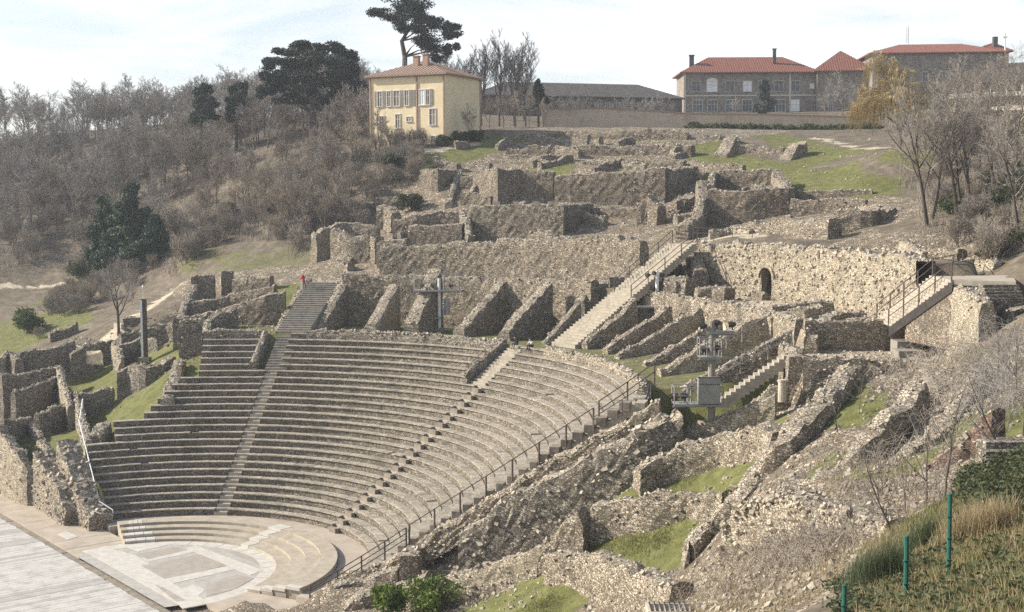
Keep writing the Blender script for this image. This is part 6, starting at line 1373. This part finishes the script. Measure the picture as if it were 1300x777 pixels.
# green fence posts
for x, yt, yb, d, lb in ((1205, 629, 738, 29.5, 'tallest green metal fence post standing by the dry grass'), (1150, 683, 800, 27.5, 'green metal fence post beside the reedy tuft'), (1071, 745, 840, 28.5, 'lowest green metal fence post of which only the top shows')):
    a, b_ = PD(x+1, yt, d), PD(x-1, yb, d-.2); e = empty('fence_post', b_); tag(e, lb, 'fence post'); b2 = b_.copy(); b2[2] = min(b_[2], gz(b_[0], b_[1]))-.3
    mb = MB(); mb.tube([b2, a], .05, 8); mb.build('tube', 'post_green', e); mb = MB(); mb.tube([a, a+[0, 0, .03], a+[0, 0, .05]], [.06, .06, .03], 8); mb.build('cap', 'post_green', e)
    for t in (.25, .5, .75): mb = MB(); c = b_+(a-b_)*t; mb.box(c, RH, FH, .054, .054, c[2]-.015, c[2]+.015); mb.build('clip', 'post_green', e)
e = empty('metal_grate', PD(850, 772, 54)); tag(e, 'small metal bar grate on the ground at the bottom wall', 'grate')
c = PD(848, 774, 53.6)
for k in range(8): mb = MB(); p = c+RH*(k-3.5)*.2; mb.bar(p-FH*.5+[0, 0, .12], p+FH*.5+[0, 0, .16], .06, .05); mb.build('bar', 'metal_dark', e)
mb = MB(); mb.box(c, RH, FH, .85, .55, c[2]-.15, c[2]+.1); mb.build('frame', 'coping', e)
# people: one skinned body mesh each
def person(label, joints, edges, radii, mats_fn, mats, loc, rz, sc=1.0, hair=True):
    me = bpy.data.meshes.new('person'); me.from_pydata(joints, edges, []); o = bpy.data.objects.new('tmp', me); col.objects.link(o)
    md = o.modifiers.new('s', 'SKIN'); sv = me.skin_vertices[0].data
    for i, r_ in enumerate(radii): sv[i].radius = (r_, r_) if not isinstance(r_, tuple) else r_; sv[i].use_root = i == 0
    o.modifiers.new('sub', 'SUBSURF').levels = 2
    dg = bpy.context.evaluated_depsgraph_get(); m2 = bpy.data.meshes.new_from_object(o.evaluated_get(dg)); bpy.data.objects.remove(o)
    m2.materials.clear()
    for q in mats: m2.materials.append(M[q])
    for p in m2.polygons: p.material_index = mats_fn(p.center); p.use_smooth = True
    e = empty('person', loc); e.rotation_euler = (0, 0, rz); e.scale = (sc,)*3; tag(e, label, 'person')
    b_ = bpy.data.objects.new('body', m2); col.objects.link(b_); b_.parent = e
    return e
def hair_of(e, c, r_, m='hair'):
    bm = bmesh.new(); bmesh.ops.create_icosphere(bm, subdivisions=2, radius=1); 
    bmesh.ops.delete(bm, geom=[v for v in bm.verts if v.co.z < -.15 and v.co.y < .3], context='VERTS')
    for v in bm.verts: v.co = Vector((v.co.x*r_*1.06, v.co.y*r_*1.1+.015, v.co.z*r_*1.2))+Vector(c)
    me = bpy.data.meshes.new('hair'); bm.to_mesh(me); bm.free(); me.materials.append(M[m]); o = bpy.data.objects.new('hair', me); col.objects.link(o); o.parent = e
# standing, leaning forward on the wall: faces -y
J = [(0, 0, .95), (0, -.03, 1.15), (0, -.08, 1.38), (0, -.11, 1.50), (0, -.13, 1.60), (0, -.15, 1.72), (.10, 0, .90), (.11, -.02, .5), (.11, .02, .09), (.12, -.14, .04), (-.10, 0, .90), (-.12, .04, .5), (-.13, .10, .09), (-.14, -.06, .04),
     (.19, -.08, 1.40), (.27, -.14, 1.15), (.22, -.36, 1.05), (.20, -.45, 1.03), (.22, -.52, 1.0), (-.19, -.08, 1.40), (-.28, -.12, 1.15), (-.22, -.34, 1.05), (-.20, -.43, 1.03), (-.22, -.50, 1.0)]
E_ = [(0, 1), (1, 2), (2, 3), (3, 4), (4, 5), (0, 6), (6, 7), (7, 8), (8, 9), (0, 10), (10, 11), (11, 12), (12, 13), (2, 14), (14, 15), (15, 16), (16, 17), (17, 18), (2, 19), (19, 20), (20, 21), (21, 22), (22, 23)]
Rr = [.15, .14, (.17, .12), .06, .095, .085, .095, .065, .045, .04, .095, .065, .045, .04, .07, .05, .04, .04, .02, .07, .05, .04, .04, .02]
def mf1(c): return 0 if c.z > 1.5 or (c.y < -.38 and c.z < 1.12 and c.z > .9) else (1 if c.z > .92 else 2)
pp = PA(376, 376, 136.6); pe = person('person in a red jacket and pale hat leaning on the stair wall', J, E_, Rr, mf1, ['skin', 'cloth_red', 'cloth_jeans'], pol(44.6, 136.0, 16.9), R(-60)); hair_of(pe, (0, -.14, 1.70), .10, 'cloth_pale')
# seated, bent forward
J = [(0, .12, .12), (0, .06, .34), (0, -.06, .52), (0, -.14, .60), (0, -.18, .68), (0, -.21, .79), (.10, .05, .12), (.13, -.36, .22), (.13, -.40, -.20), (.14, -.54, -.24), (-.10, .05, .12), (-.13, -.36, .22), (-.14, -.40, -.20), (-.15, -.54, -.24),
     (.19, -.06, .52), (.23, -.24, .36), (.12, -.42, .32), (.07, -.47, .31), (.04, -.52, .28), (-.19, -.06, .52), (-.23, -.24, .36), (-.12, -.42, .30), (-.07, -.47, .29), (-.04, -.52, .26)]
def mf2(c): return 0 if c.z > .62 or (c.y < -.43 and c.z > .2) else (1 if (c.z > .27 and c.y > -.34) or c.z > .4 else 2)
for (x, y, k, a, mats, lb, hm) in ((689, 457, 23, 0, ['skin', 'cloth_dark', 'cloth_jeans'], 'dark dressed person sitting bent forward on a sunlit seat row', 'hair'), (712, 438, 26, 0, ['skin', 'cloth_pale', 'cloth_dark'], 'dark haired person in a pale top sitting at the sunlit stair foot', 'hair')):
    p = PZ(x, y, row_z(k)); aa_ = math.degrees(math.atan2(p[1], p[0])); r_ = math.hypot(p[0], p[1])
    kk = int(round((r_-RR1)/D1))+1; kk = min(26, kk)
    p = pol(row_r(kk)+.34, aa_, row_z(kk)+.0); ang = R(aa_)-math.pi/2
    pe = person(lb, J, E_, Rr, mf2, mats, p, ang); hair_of(pe, (0, -.19, .78), .10, hm)
for o in list(bpy.data.objects):
    if o.parent is None and o.type == 'EMPTY' and o.location.z < -250: 
        for c in list(o.children): bpy.data.objects.remove(c)
        bpy.data.objects.remove(o)
scn.cycles.use_denoising = False
# ------------------------------------------------------------------ air
hz = bpy.data.materials.new('haze'); hz.use_nodes = True; hn = hz.node_tree; hn.nodes.clear()
ho = N(hn, 'ShaderNodeOutputMaterial'); hv_ = N(hn, 'ShaderNodeVolumePrincipled'); hv_.inputs['Color'].default_value = (.86, .92, 1, 1); hv_.inputs['Density'].default_value = .0003; hv_.inputs['Anisotropy'].default_value = .2
hn.links.new(hv_.outputs[0], ho.inputs['Volume'])
mb = MB(); mb.hexa([(-905, -705, -40), (905, -705, -40), (905, 1005, -40), (-905, 1005, -40)], [(-905, -705, 130), (905, -705, 130), (905, 1005, 130), (-905, 1005, 130)])
M['haze'] = hz; tag(mb.build('haze', 'haze'), kind='stuff')
